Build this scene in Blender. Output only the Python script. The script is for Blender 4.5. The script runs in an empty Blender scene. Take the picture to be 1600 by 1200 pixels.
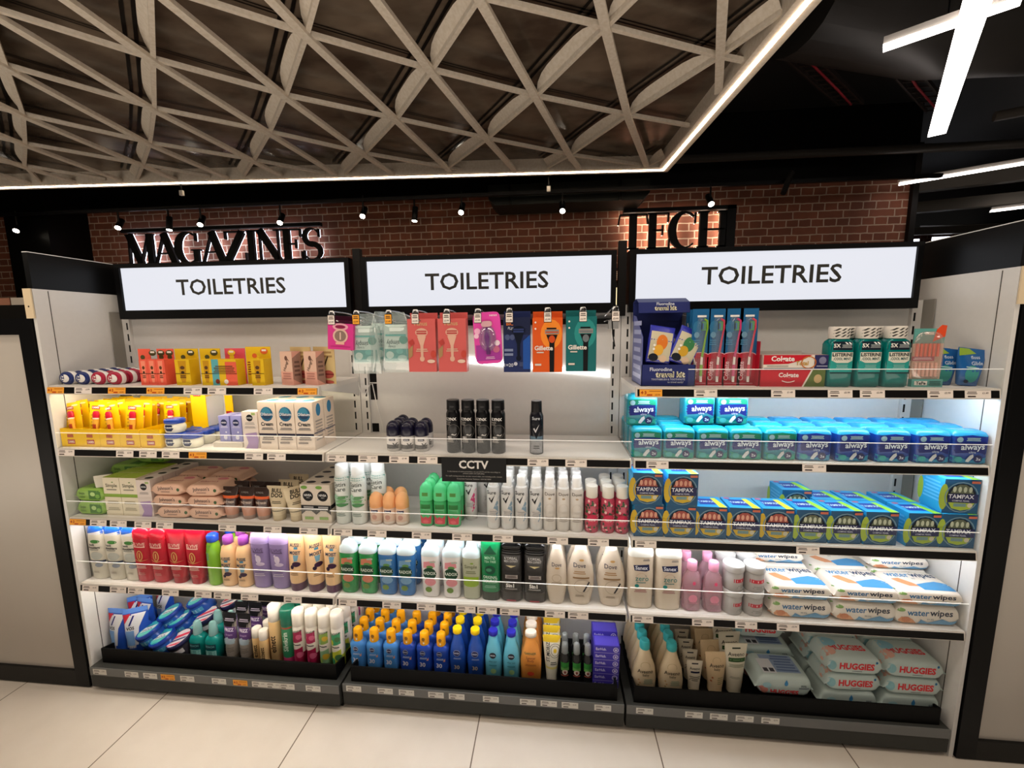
import bpy, math, random
from mathutils import Vector
from mathutils.geometry import tessellate_polygon
random.seed(7)
PI=math.pi
SC=bpy.context.scene
COL=SC.collection
# ---------------------------------------------------------------- camera
cd=bpy.data.cameras.new('camera'); cam=bpy.data.objects.new('camera',cd); COL.objects.link(cam)
cam.location=(1.75129,-1.26250,1.35615)
cam.rotation_euler=(1.4389416,0.0103006,0.0960618)
cd.sensor_width=36; cd.sensor_fit='HORIZONTAL'; cd.lens=643.826/1600*36; cd.clip_start=.02
SC.camera=cam
# ---------------------------------------------------------------- world, exposure
w=bpy.data.worlds.new('world'); SC.world=w; w.use_nodes=True
w.node_tree.nodes['Background'].inputs[0].default_value=(1,.93,.86,1)
w.node_tree.nodes['Background'].inputs[1].default_value=.05
SC.view_settings.view_transform='Standard'; SC.view_settings.look='None'
SC.view_settings.exposure=-.12; SC.view_settings.gamma=1
SC.view_settings.use_curve_mapping=False
# ---------------------------------------------------------------- added fill lights without lamp bodies, acting as the unseen shop
def area(name,loc,rot,sx,sy,power,col=(1,.86,.72)):
    l=bpy.data.lights.new(name,'AREA'); l.shape='RECTANGLE'; l.size=sx; l.size_y=sy; l.energy=power; l.color=col
    o=bpy.data.objects.new(name,l); COL.objects.link(o); o.location=loc; o.rotation_euler=rot; return o
area('aisle_fill',(.5,-2.0,2.5),(math.radians(38),0,0),3.2,.5,11)  # three added aisle fills, standing in for unseen shop lamps
area('aisle_fill',(-2.2,-1.2,2.5),(math.radians(20),0,math.radians(-20)),1.2,.5,5)
area('aisle_fill',(5.4,-.9,2.4),(math.radians(35),0,math.radians(60)),1.2,.5,12)
area('floor_fill',(1.5,-.45,2.5),(0,0,0),4.5,.2,25,(1,.88,.76))  # added fill from above to brighten the floor
area('opposite_fill',(1.5,-3.4,1.15),(math.radians(96),0,0),6,1.8,9,(1,.88,.75))  # added fill standing in for light from shelves across the aisle
area('bounce_fill',(.6,-1.9,.25),(math.radians(178),0,0),7,1.6,98,(1,.88,.74))  # added upward fill standing in for floor bounce onto the raft


# ================================================================ materials
MATS={}
def lin(c):
    c=c.lstrip('#'); v=[int(c[i:i+2],16)/255 for i in (0,2,4)]
    return tuple((x/12.92 if x<=.04045 else ((x+.055)/1.055)**2.4) for x in v)
def M(c,r=.4,metal=0,emit=0,trans=0,alpha=1,ior=1.45,coat=0):
    if isinstance(c,bpy.types.Material): return c
    k=(c,r,metal,emit,trans,alpha,ior,coat)
    if k in MATS: return MATS[k]
    m=bpy.data.materials.new('paint_'+c.lstrip('#')); m.use_nodes=True
    b=m.node_tree.nodes['Principled BSDF']; L=lin(c)
    b.inputs['Base Color'].default_value=(*L,1); b.inputs['Roughness'].default_value=r
    b.inputs['Metallic'].default_value=metal; b.inputs['Alpha'].default_value=alpha
    b.inputs['Transmission Weight'].default_value=trans; b.inputs['IOR'].default_value=ior
    b.inputs['Coat Weight'].default_value=coat
    b.inputs['Specular IOR Level'].default_value=.18 if r>=.4 and max(L)<.05 else (.3 if r>=.3 else .5)
    if emit:
        b.inputs['Emission Color'].default_value=(*L,1); b.inputs['Emission Strength'].default_value=emit
    MATS[k]=m; return m
def noisemat(name,c1,c2,scale,rough=.5,stretch=(1,1,1),bump=0,detail=4,metal=0,rvar=0):
    m=bpy.data.materials.new(name); m.use_nodes=True; nt=m.node_tree; b=nt.nodes['Principled BSDF']
    tc=nt.nodes.new('ShaderNodeTexCoord'); mp=nt.nodes.new('ShaderNodeMapping'); mp.inputs['Scale'].default_value=stretch
    n=nt.nodes.new('ShaderNodeTexNoise'); n.inputs['Scale'].default_value=scale; n.inputs['Detail'].default_value=detail
    r=nt.nodes.new('ShaderNodeValToRGB'); r.color_ramp.elements[0].position=.35; r.color_ramp.elements[1].position=.65
    r.color_ramp.elements[0].color=(*lin(c1),1); r.color_ramp.elements[1].color=(*lin(c2),1)
    nt.links.new(tc.outputs['Object'],mp.inputs[0]); nt.links.new(mp.outputs[0],n.inputs['Vector'])
    nt.links.new(n.outputs['Fac'],r.inputs[0]); nt.links.new(r.outputs[0],b.inputs['Base Color'])
    b.inputs['Roughness'].default_value=rough; b.inputs['Metallic'].default_value=metal
    if rvar:
        mr=nt.nodes.new('ShaderNodeMapRange'); mr.inputs[3].default_value=rough-rvar; mr.inputs[4].default_value=rough+rvar
        nt.links.new(n.outputs['Fac'],mr.inputs[0]); nt.links.new(mr.outputs[0],b.inputs['Roughness'])
    if bump:
        bp=nt.nodes.new('ShaderNodeBump'); bp.inputs['Strength'].default_value=bump; bp.inputs['Distance'].default_value=.01
        nt.links.new(n.outputs['Fac'],bp.inputs['Height']); nt.links.new(bp.outputs[0],b.inputs['Normal'])
    return m
def clear(c,strength=.12,rough=.05):
    "thin clear plastic: mostly see-through with a faint sheen"
    k=('clear',c,strength,rough)
    if k in MATS: return MATS[k]
    m=bpy.data.materials.new('clear_plastic'); m.use_nodes=True; nt=m.node_tree; nt.nodes.clear()
    o=nt.nodes.new('ShaderNodeOutputMaterial'); t=nt.nodes.new('ShaderNodeBsdfTransparent'); g=nt.nodes.new('ShaderNodeBsdfGlossy'); d=nt.nodes.new('ShaderNodeBsdfDiffuse')
    g.inputs[1].default_value=rough; d.inputs[0].default_value=(*lin(c),1)
    t.inputs[0].default_value=(.97,.98,.98,1)
    a=nt.nodes.new('ShaderNodeMixShader'); a.inputs[0].default_value=.5; nt.links.new(g.outputs[0],a.inputs[1]); nt.links.new(d.outputs[0],a.inputs[2])
    x=nt.nodes.new('ShaderNodeMixShader'); x.inputs[0].default_value=strength; nt.links.new(t.outputs[0],x.inputs[1]); nt.links.new(a.outputs[0],x.inputs[2])
    nt.links.new(x.outputs[0],o.inputs[0]); MATS[k]=m; return m
def gel(c,r=.12):
    "coloured translucent liquid seen through a plastic bottle"
    return M(c,r,0,0,.35,1,1.4)
BLK='070708'; LIP=M('040404',.6)

# ================================================================ mesh builder
EPS=.00022
FC={}
def glyphs(s,bold=0):
    k=(s,bold)
    if k in FC: return FC[k]
    c=bpy.data.curves.new('lettering','FONT'); c.body=s; c.size=1; c.resolution_u=2; c.offset=bold; c.align_x='CENTER'
    o=bpy.data.objects.new('lettering',c); me=bpy.data.meshes.new_from_object(o)
    V=[(v.co.x,v.co.y) for v in me.vertices]; F=[tuple(p.vertices) for p in me.polygons]
    xs=[v[0] for v in V] or [0,1]; ys=[v[1] for v in V] or [0,1]
    x0,x1,y0,y1=min(xs),max(xs),min(ys),max(ys)
    V=[((x-(x0+x1)/2),(y-(y0+y1)/2)) for x,y in V]
    bpy.data.objects.remove(o); bpy.data.curves.remove(c); bpy.data.meshes.remove(me)
    FC[k]=(V,F,x1-x0,y1-y0); return FC[k]
class MB:
    def __init__(s): s.v=[];s.f=[];s.m=[];s.s=[];s.mats=[]
    def mi(s,m):
        m=M(m) if isinstance(m,str) else m
        if m not in s.mats: s.mats.append(m)
        return s.mats.index(m)
    def face(s,pts,m,smooth=False):
        b=len(s.v); s.v+=[tuple(p) for p in pts]; s.f.append(tuple(range(b,b+len(pts)))); s.m.append(s.mi(m)); s.s.append(smooth)
    def box(s,x0,x1,y0,y1,z0,z1,m,skip=''):
        b=len(s.v); s.v+=[(x0,y0,z0),(x1,y0,z0),(x1,y1,z0),(x0,y1,z0),(x0,y0,z1),(x1,y0,z1),(x1,y1,z1),(x0,y1,z1)]
        i=s.mi(m)
        for f in ((0,3,2,1),(4,5,6,7),(0,1,5,4),(1,2,6,5),(2,3,7,6),(3,0,4,7)):
            s.f.append(tuple(b+k for k in f)); s.m.append(i); s.s.append(False)
        return s
    def prism(s,poly,y0,y1,m,axis='y'):
        "poly in (x,z) swept along y (or poly in (y,z) along x, or (x,y) along z)"
        def P(p,t):
            return {'y':(p[0],t,p[1]),'x':(t,p[0],p[1]),'z':(p[0],p[1],t)}[axis]
        n=len(poly); b=len(s.v); i=s.mi(m)
        s.v+=[P(p,y0) for p in poly]+[P(p,y1) for p in poly]
        s.f.append(tuple(range(b,b+n))); s.f.append(tuple(range(b+2*n-1,b+n-1,-1))); s.m+=[i,i]; s.s+=[False,False]
        for k in range(n):
            s.f.append((b+k,b+n+k,b+n+(k+1)%n,b+(k+1)%n)); s.m.append(i); s.s.append(False)
        return s
    def bar(s,p,q,w,h,m):
        "square bar between two points"
        p=Vector(p);q=Vector(q);d=(q-p).normalized(); up=Vector((0,0,1)) if abs(d.z)<.95 else Vector((0,1,0))
        a=d.cross(up).normalized()*w/2; c=a.cross(d).normalized()*h/2
        b=len(s.v); i=s.mi(m)
        for e in (p,q): s.v+=[tuple(e+a+c),tuple(e-a+c),tuple(e-a-c),tuple(e+a-c)]
        for f in ((0,1,2,3),(7,6,5,4),(0,4,5,1),(1,5,6,2),(2,6,7,3),(3,7,4,0)):
            s.f.append(tuple(b+k for k in f)); s.m.append(i); s.s.append(False)
        return s
    def tube(s,pts,r,m,n=8):
        pts=[Vector(p) for p in pts]; rings=[]
        i=s.mi(m)
        for k,p in enumerate(pts):
            d=(pts[min(k+1,len(pts)-1)]-pts[max(k-1,0)]).normalized()
            up=Vector((0,0,1)) if abs(d.z)<.9 else Vector((1,0,0))
            a=d.cross(up).normalized(); c=a.cross(d); rr=r[k] if isinstance(r,(list,tuple)) else r
            rings.append(len(s.v)); s.v+=[tuple(p+(a*math.cos(t)+c*math.sin(t))*rr) for t in [2*PI*j/n for j in range(n)]]
        for k in range(len(rings)-1):
            for j in range(n):
                s.f.append((rings[k]+j,rings[k]+(j+1)%n,rings[k+1]+(j+1)%n,rings[k+1]+j)); s.m.append(i); s.s.append(True)
        for k in (0,-1):
            s.f.append(tuple(rings[k]+j for j in range(n))); s.m.append(i); s.s.append(False)
        return s
    def loft(s,secs,m=None,n=24,axis='z',caps=True,smooth=True):
        """secs: (t,a,b[,e[,off[,mat]]]); axis z: ring x=a,y=b+off; axis x: ring y=a,z=b+off; axis y: ring x=a,z=b+off"""
        S=[]; e=2; off=0; mt=m
        for q in secs:
            q=list(q)
            if len(q)>3 and q[3] is not None: e=q[3]
            if len(q)>4 and q[4] is not None: off=q[4]
            if len(q)>5 and q[5] is not None: mt=q[5]
            S.append((q[0],q[1],q[2],e,off,mt))
        rings=[]
        for t,a,b,e,off,mt in S:
            rings.append(len(s.v))
            for k in range(n):
                th=2*PI*(k+.5)/n; c,si=math.cos(th),math.sin(th)
                u=a*math.copysign(abs(c)**(2/e),c); v=b*math.copysign(abs(si)**(2/e),si)+off
                s.v.append({'z':(u,v,t),'x':(t,u,v),'y':(u,t,v)}[axis])
        for k in range(len(S)-1):
            i=s.mi(S[k][5])
            for j in range(n):
                s.f.append((rings[k]+j,rings[k]+(j+1)%n,rings[k+1]+(j+1)%n,rings[k+1]+j)); s.m.append(i); s.s.append(smooth)
        if caps:
            for k,rv in ((0,True),(-1,False)):
                pts=[s.v[rings[k]+j] for j in range(n)]
                if rv: pts=pts[::-1]
                s.face(pts,S[k][5] if k==0 else S[-2][5])
        s.S=S; s.axis=axis
        return s
    # --- surface mappers for artwork
    def sec(s,t):
        S=s.S; t=min(max(t,S[0][0]),S[-1][0])
        for k in range(len(S)-1):
            if S[k][0]<=t<=S[k+1][0]:
                d=S[k+1][0]-S[k][0]; f=(t-S[k][0])/d if d>1e-9 else 0
                return [S[k][j]+(S[k+1][j]-S[k][j])*f for j in (1,2,3,4)]
        return S[-1][1:5]
    def front(s):
        def f(u,v,l):
            if s.axis=='z':
                a,b,e,o=s.sec(v); r=min(abs(u/a),.985) if a>0 else 0
                return (u,o-b*(1-r**e)**(1/e)-l*EPS,v)
            if s.axis=='x':
                a,b,e,o=s.sec(u); r=min(abs((v-o)/b),.97) if b>0 else 0
                return (u,-a*(1-r**e)**(1/e)-l*EPS,v)
            return (u,s.S[0][0]-l*EPS,v)
        return f
    def topx(s):
        def f(u,v,l):
            a,b,e,o=s.sec(u); r=min(abs(v/a),.97) if a>0 else 0
            return (u,v,o+b*(1-r**e)**(1/e)+l*EPS)
        return f
    def subtri(s,T,mp,l,i):
        "cut flat triangles small enough to follow a curved surface"
        for _ in range(6):
            N_=[]
            for a,c,d in T:
                e=max(((a-c).length,0),((c-d).length,1),((d-a).length,2))
                if e[0]<.009: N_.append((a,c,d)); continue
                if e[1]==1: a,c,d=c,d,a
                elif e[1]==2: a,c,d=d,a,c
                m_=(a+c)/2; N_+=[(a,m_,d),(m_,c,d)]
            T=N_
        for t in T:
            a,c,d=t
            if (c-a).cross(d-a).z<0: t=(a,d,c)
            o=len(s.v); s.v+=[tuple(mp(q.x,q.y,l)) for q in t]; s.f.append((o,o+1,o+2)); s.m.append(i); s.s.append(False)
    def deco(s,mp,specs,l=1,nu=10):
        for sp in specs:
            k=sp[0]
            if k=='r':
                _,u0,u1,v0,v1,c=sp[:6]; i=s.mi(c); nv=1 if nu==1 else max(1,min(12,int(abs(v1-v0)/.005)))
                b=len(s.v)
                for a in range(nu+1):
                    for q in range(nv+1): s.v.append(tuple(mp(u0+(u1-u0)*a/nu,v0+(v1-v0)*q/nv,l)))
                for a in range(nu):
                    for q in range(nv):
                        o=b+a*(nv+1)+q; s.f.append((o,o+nv+1,o+nv+2,o+1)); s.m.append(i); s.s.append(True)
            elif k=='e':
                _,u,v,ru,rv,c=sp[:6]; i=s.mi(c); n=16; b=len(s.v)
                s.v.append(tuple(mp(u,v,l)))
                for R in (.5,1):
                    for q in range(n):
                        t=2*PI*q/n; s.v.append(tuple(mp(u+ru*R*math.cos(t),v+rv*R*math.sin(t),l)))
                for q in range(n):
                    s.f.append((b,b+1+q,b+1+(q+1)%n)); s.f.append((b+1+q,b+1+n+q,b+1+n+(q+1)%n,b+1+(q+1)%n)); s.m+=[i,i]; s.s+=[True,True]
            elif k=='p':
                if nu==1: s.face([mp(u,v,l) for u,v in sp[1]],sp[2])
                else:
                    P2=[Vector((u,v,0)) for u,v in sp[1]]; i=s.mi(sp[2])
                    T=[[P2[q] for q in t] for t in tessellate_polygon([P2])]
                    s.subtri([tuple(t) for t in T],mp,l,i)
            elif k=='l':
                _,u0,u1,v0,v1,n,c=sp
                h=(v1-v0)/(2*n-1)
                for q in range(n):
                    e=(u1-u0)*(.0,.12,.05,.2)[q%4]
                    s.deco(mp,[('r',u0+e/2,u1-e/2,v0+2*q*h,v0+(2*q+1)*h,c)],l,3)
            elif k=='o':   # ring outline
                _,u,v,ru,rv,th,c=sp; i=s.mi(c); n=20; b=len(s.v)
                for q in range(n):
                    t=2*PI*q/n
                    s.v.append(tuple(mp(u+ru*math.cos(t),v+rv*math.sin(t),l))); s.v.append(tuple(mp(u+(ru-th)*math.cos(t),v+(rv-th)*math.sin(t),l)))
                for q in range(n):
                    a=b+2*q; d=b+2*((q+1)%n); s.f.append((a,d,d+1,a+1)); s.m.append(i); s.s.append(True)
            elif k in 't':
                _,tx,u,v,h,c=sp[:6]; rot=sp[6] if len(sp)>6 else 0; mw=sp[7] if len(sp)>7 else None; bold=sp[8] if len(sp)>8 else .012
                V,F,w,hh=glyphs(tx,bold); sc=h/.72; sx=sc
                if mw and (w*sc>mw or len(sp)>9): sx=mw/w
                cr,sr=math.cos(rot),math.sin(rot); i=s.mi(c); b=len(s.v)
                for x,y in V:
                    x*=sx; y*=sc
                    s.v.append(tuple(mp(u+x*cr-y*sr,v+x*sr+y*cr,l)))
                if nu==1 or h<.008:
                    for f in F: s.f.append(tuple(b+q for q in f)); s.m.append(i); s.s.append(False)
                else:
                    W2=[Vector((u+x*sx*cr-y*sc*sr,v+x*sx*sr+y*sc*cr,0)) for x,y in V]; del s.v[b:]
                    for f in F:
                        for q in range(1,len(f)-1): s.subtri([(W2[f[0]],W2[f[q]],W2[f[q+1]])],mp,l,i)
            l+=1
        return s
    def build(s,name,parent=None):
        me=bpy.data.meshes.new(name); me.from_pydata(s.v,[],s.f)
        for m in s.mats: me.materials.append(m)
        me.polygons.foreach_set('material_index',s.m); me.polygons.foreach_set('use_smooth',s.s); me.update()
        o=bpy.data.objects.new(name,me); COL.objects.link(o)
        if parent: o.parent=parent
        return o
def flatF(y): return lambda u,v,l:(u,y-l*EPS,v)
def flatT(z): return lambda u,v,l:(u,v,z+l*EPS)
def flatR(x): return lambda u,v,l:(x+l*EPS,u,v)
def flatL(x): return lambda u,v,l:(x-l*EPS,-u,v)
def empty(name): o=bpy.data.objects.new(name,None); o.empty_display_size=.03; COL.objects.link(o); return o
def tag(o,label,cat,group=None,kind=None):
    o['label']=label; o['category']=cat
    if group: o['group']=group
    if kind: o['kind']=kind
    return o
def struct(o): o['kind']='structure'; return o
def copy_tree(o,parent=None):
    c=o.copy(); COL.objects.link(c); c.parent=parent
    for ch in list(KIDS.get(o,())): 
        d=copy_tree(ch,c)
    return c
KIDS={}
def thing(name,parts,sub=None):
    """parts: list of (name,MB[,parent index]). One part -> single mesh thing; else an Empty parenting them"""
    if len(parts)==1: 
        return parts[0][1].build(name)
    e=empty(name); built=[]
    for p in parts:
        par=e if len(p)<3 else built[p[2]]
        o=p[1].build(p[0],par); built.append(o); KIDS.setdefault(par,[]).append(o)
    return e
class Kind:
    def __init__(s,root,cat): s.r=root; s.c=cat; s.used=False
    def put(s,x,y,z,label,group=None,rz=0,rx=0,ry=0,sc=None):
        o=s.r if not s.used else copy_tree(s.r)
        s.used=True
        o.location=(x,y,z); o.rotation_euler=(rx,ry,rz)
        o.scale=(1,1,1) if sc is None else (sc if isinstance(sc,tuple) else (sc,)*3)
        tag(o,label,s.c,group); return o
def colw(i,n,w='column'):
    if n==1: return ''
    if n==2: t=('left','right')[i]
    elif n==3: t=('left','middle','right')[i]
    else:
        O=['','second','third','fourth','fifth','sixth']
        if i==0: t='leftmost'
        elif i==n-1: t='rightmost'
        elif i<=(n-1)/2: t=O[i]+' from left'
        else: t=O[n-1-i]+' from right'
    return t+' '+w if w and 'from' not in t else (t if not w else t)
def roww(j,n):
    if n==1: return ''
    if j==0: return 'front row'
    if j==n-1: return 'rearmost row' if n>2 else 'back row'
    return ('','second','third','fourth','fifth','sixth','seventh')[j]+' row'
def grid(kind,desc,group,xs,y0,dy,n,z,jit=1,skip=(),rz=0,dz=0):
    n_=n if isinstance(n,(list,tuple)) else [n]*len(xs); mx=max(n_)
    for i,x in enumerate(xs):
        for j in range(n_[i]):
            if (i,j) in skip: continue
            lab=', '.join(t for t in (desc,colw(i,len(xs)),roww(j,mx)) if t)
            kind.put(x+random.uniform(-.0012,.0012)*jit,y0+j*dy,z+j*dz,lab,group,rz=rz+random.uniform(-.05,.05)*jit)

# ================================================================ the setting
def plane(name,pts,m):
    b=MB(); b.face(pts,m); return struct(b.build(name))
# floor tiles 600 mm
def floor_mat():
    m=bpy.data.materials.new('floor_tile'); m.use_nodes=True; nt=m.node_tree; b=nt.nodes['Principled BSDF']
    tc=nt.nodes.new('ShaderNodeTexCoord'); sx=nt.nodes.new('ShaderNodeSeparateXYZ'); nt.links.new(tc.outputs['Object'],sx.inputs[0])
    def joint(out,off,pitch=.6,wd=.004):
        a=nt.nodes.new('ShaderNodeMath'); a.operation='ADD'; a.inputs[1].default_value=off
        nt.links.new(out,a.inputs[0])
        p=nt.nodes.new('ShaderNodeMath'); p.operation='FLOORED_MODULO'; p.inputs[1].default_value=pitch; nt.links.new(a.outputs[0],p.inputs[0])
        c=nt.nodes.new('ShaderNodeMath'); c.operation='LESS_THAN'; c.inputs[1].default_value=wd; nt.links.new(p.outputs[0],c.inputs[0]); return c
    a=joint(sx.outputs['X'],6-.898); c=joint(sx.outputs['Y'],6+.75,1.2)
    mx=nt.nodes.new('ShaderNodeMath'); mx.operation='MAXIMUM'; nt.links.new(a.outputs[0],mx.inputs[0]); nt.links.new(c.outputs[0],mx.inputs[1])
    n=nt.nodes.new('ShaderNodeTexNoise'); n.inputs['Scale'].default_value=9; n.inputs['Detail'].default_value=5
    r=nt.nodes.new('ShaderNodeValToRGB'); r.color_ramp.elements[0].color=(*lin('d0c6b8'),1); r.color_ramp.elements[1].color=(*lin('dcd3c6'),1)
    nt.links.new(tc.outputs['Object'],n.inputs['Vector']); nt.links.new(n.outputs['Fac'],r.inputs[0])
    mix=nt.nodes.new('ShaderNodeMix'); mix.data_type='RGBA'; nt.links.new(mx.outputs[0],mix.inputs[0]); nt.links.new(r.outputs[0],mix.inputs[6]); mix.inputs[7].default_value=(*lin('6d5f50'),1)
    nt.links.new(mix.outputs[2],b.inputs['Base Color']); b.inputs['Roughness'].default_value=.28
    return m
plane('floor',[(-8,-5,0),(11,-5,0),(11,9,0),(-8,9,0)],floor_mat())
BLACKC=noisemat('black_soffit','060606','121110',1.3,.6)
plane('ceiling',[(-8,-5,3.35),(-8,9,3.35),(11,9,3.35),(11,-5,3.35)],BLACKC)
def brick_mat(name,c1,c2,mort,ox=0):
    m=bpy.data.materials.new(name); m.use_nodes=True; nt=m.node_tree; b=nt.nodes['Principled BSDF']
    tc=nt.nodes.new('ShaderNodeTexCoord'); sx=nt.nodes.new('ShaderNodeSeparateXYZ'); cx=nt.nodes.new('ShaderNodeCombineXYZ')
    nt.links.new(tc.outputs['Object'],sx.inputs[0]); nt.links.new(sx.outputs['X'],cx.inputs[0]); nt.links.new(sx.outputs['Z'],cx.inputs[1])
    nn=nt.nodes.new('ShaderNodeTexNoise'); nn.inputs['Scale'].default_value=14; nt.links.new(tc.outputs['Object'],nn.inputs['Vector'])
    va=nt.nodes.new('ShaderNodeVectorMath'); va.operation='MULTIPLY_ADD'; va.inputs[1].default_value=(.012,.012,0)
    nt.links.new(nn.outputs['Color'],va.inputs[0]); nt.links.new(cx.outputs[0],va.inputs[2])
    k=nt.nodes.new('ShaderNodeTexBrick'); k.offset=.5; k.offset_frequency=2; k.squash=.5; k.squash_frequency=2
    k.inputs['Scale'].default_value=1; k.inputs['Mortar Size'].default_value=.006; k.inputs['Brick Width'].default_value=.225; k.inputs['Row Height'].default_value=.072
    k.inputs['Mortar Smooth'].default_value=.25; k.inputs['Bias'].default_value=-.2
    k.inputs['Color1'].default_value=(*lin(c1),1); k.inputs['Color2'].default_value=(*lin(c2),1); k.inputs['Mortar'].default_value=(*lin(mort),1)
    nt.links.new(va.outputs[0],k.inputs['Vector'])
    n2=nt.nodes.new('ShaderNodeTexNoise'); n2.inputs['Scale'].default_value=5; nt.links.new(tc.outputs['Object'],n2.inputs['Vector'])
    mm=nt.nodes.new('ShaderNodeMix'); mm.data_type='RGBA'; mm.blend_type='MULTIPLY'; mm.inputs[0].default_value=.6
    nt.links.new(k.outputs['Color'],mm.inputs[6]); nt.links.new(n2.outputs['Fac'],mm.inputs[7])
    nt.links.new(mm.outputs[2],b.inputs['Base Color']); b.inputs['Roughness'].default_value=.8
    bp=nt.nodes.new('ShaderNodeBump'); bp.inputs['Strength'].default_value=.5; bp.invert=True; bp.inputs['Distance'].default_value=.01
    nt.links.new(k.outputs['Fac'],bp.inputs['Height']); nt.links.new(bp.outputs[0],b.inputs['Normal'])
    return m
BRICK=brick_mat('red_brick','98583e','7c4632','d0b49c')
b=MB(); b.box(-8,5.05,3.1,3.3,0,3.0,BRICK); struct(b.build('wall_back'))
b=MB(); b.box(5.0,11,7.0,7.2,0,3.0,brick_mat('far_brick','6b3628','552a20','8c7364')); struct(b.build('wall_far'))
b=MB(); b.box(-8,5.08,3.08,3.35,2.72,3.35,'0a0909'); b.box(5.05,5.1,3.06,3.3,0,3.0,'151210'); struct(b.build('trim_1'))
plane('wall_left',[(-8,-5,0),(-8,9,0),(-8,9,3.35),(-8,-5,3.35)],'141210')
plane('wall_right',[(11,-5,0),(11,9,0),(11,9,3.35),(11,-5,3.35)],'1d1916')
plane('wall_rear',[(-8,-5,0),(11,-5,0),(11,-5,3.35),(-8,-5,3.35)],'4a4038')
b=MB(); b.box(-3.95,-3.45,2.7,3.1,0,3.35,'0b0a09'); struct(b.build('trim_2'))

# ---------------------------------------------------------------- ceiling raft
def in_quad(p,Q):
    s=None
    for i in range(4):
        a,b_=Q[i],Q[(i+1)%4]; c=(b_[0]-a[0])*(p[1]-a[1])-(b_[1]-a[1])*(p[0]-a[0])
        if s is None: s=c>0
        elif (c>0)!=s: return False
    return True
Q=[(-3.7,2.01),(2.66,2.345),(2.90,-1.5),(-3.5,-1.8)]
def inset(d):
    cx=sum(q[0] for q in Q)/4; cy=sum(q[1] for q in Q)/4
    out=[]
    for i in range(4):
        a=Vector(Q[i-1]);b_=Vector(Q[i]);c=Vector(Q[(i+1)%4])
        n1=(b_-a).normalized(); n1=Vector((n1.y,-n1.x)); n2=(c-b_).normalized(); n2=Vector((n2.y,-n2.x))
        t=(n1+n2); t=t/t.dot(n1); out.append(tuple(b_+t*d))
    return out
raft=empty('ceiling_raft'); tag(raft,'cream triangular lattice ceiling raft framed by a light strip, above the shelves','ceiling raft')
CREAM=noisemat('cream_fabric','e6dac8','f2e8da',60,.75)
DARKG=noisemat('dark_panel','473c33','7d6f60',2.4,.22,(1,1.6,1),0,5,0,.1)
H=2.6
def frame_ring(m,q0,q1,z0,z1,mat):
    for i in range(4):
        a,b_,c,d=q0[i],q0[(i+1)%4],q1[(i+1)%4],q1[i]
        for z in (z0,z1): m.face([(*p,z) for p in (a,b_,c,d)],mat)
        m.face([(*a,z0),(*b_,z0),(*b_,z1),(*a,z1)],mat); m.face([(*d,z0),(*c,z0),(*c,z1),(*d,z1)],mat)
m_=MB(); frame_ring(m_,inset(-.015),inset(.026),H,H+.12,CREAM); frame_ring(m_,inset(.048),inset(.085),H,H+.12,CREAM); frame_ring(m_,inset(.026),inset(.048),H+.02,H+.12,CREAM); m_.build('frame',raft)
m_=MB(); frame_ring(m_,inset(.028),inset(.046),H-.005,H+.016,M('ffe9cf',.4,0,14)); m_.build('led_strip',raft)
iq=inset(.06)
m_=MB(); m_.face([(*p,H+.092) for p in iq],DARKG); m_.build('backing_panel',raft)
NODES={(0,0):(-0.101,0.670),(0,1):(-0.502,1.060),(0,2):(-0.941,1.449),(0,3):(-1.336,1.768),(1,-1):(0.700,0.596),(1,0):(0.316,1.023),(1,1):(-0.047,1.399),(1,2):(-0.456,1.791),(2,-1):(1.161,0.898),(2,0):(0.815,1.335),(2,1):(0.405,1.782),(2,-2):(1.473,0.481),(3,-1):(1.662,1.187),(4,0):(1.881,1.987),(3,-2):(1.976,0.697),(4,-1):(2.201,1.453),(4,-2):(2.537,0.952),(3,0):(1.319,1.656),(3,1):(0.932,2.116),(-1,2):(-1.306,1.030),(-1,1):(-0.831,0.634),(-1,3):(-1.764,1.359),(-1,4):(-2.231,1.681)}
FIT=[[-0.0881, 0.3913, -0.3886, 0.0252, 0.0106, -0.0113], [0.6725, 0.3433, 0.3781, -0.0052, 0.0296, -0.0023]]
def fitp(i,j):
    i2=max(-2,min(5,i)); j2=max(-3,min(4,j))
    t=(1,i2,j2,i2*i2,i2*j2,j2*j2); p=[sum(a*c for a,c in zip(F,t)) for F in FIT]
    p[0]+=(i-i2)*.44-(j-j2)*.38; p[1]+=(i-i2)*.33+(j-j2)*.40
    return p
def node(i,j):
    if (i,j) in NODES: return NODES[(i,j)]
    p=fitp(i,j); sw=0; rx=ry=0
    for (a,c),q in NODES.items():
        d=(a-i)**2+(c-j)**2
        if d<5: f=fitp(a,c); w_=1/d**2; sw+=w_; rx+=w_*(q[0]-f[0]); ry+=w_*(q[1]-f[1])
    if sw: k=min(1,sw); p=[p[0]+rx/sw*k,p[1]+ry/sw*k]
    return tuple(p)
iq=inset(.08)
def clip(a,c):
    n=24; ins=[k for k in range(n+1) if in_quad((a[0]+(c[0]-a[0])*k/n,a[1]+(c[1]-a[1])*k/n),iq)]
    if len(ins)<2: return None
    f=lambda t:(a[0]+(c[0]-a[0])*t,a[1]+(c[1]-a[1])*t)
    return f(ins[0]/n),f(ins[-1]/n),ins[0]/n,ins[-1]/n
RNG=range(-7,9)
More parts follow.
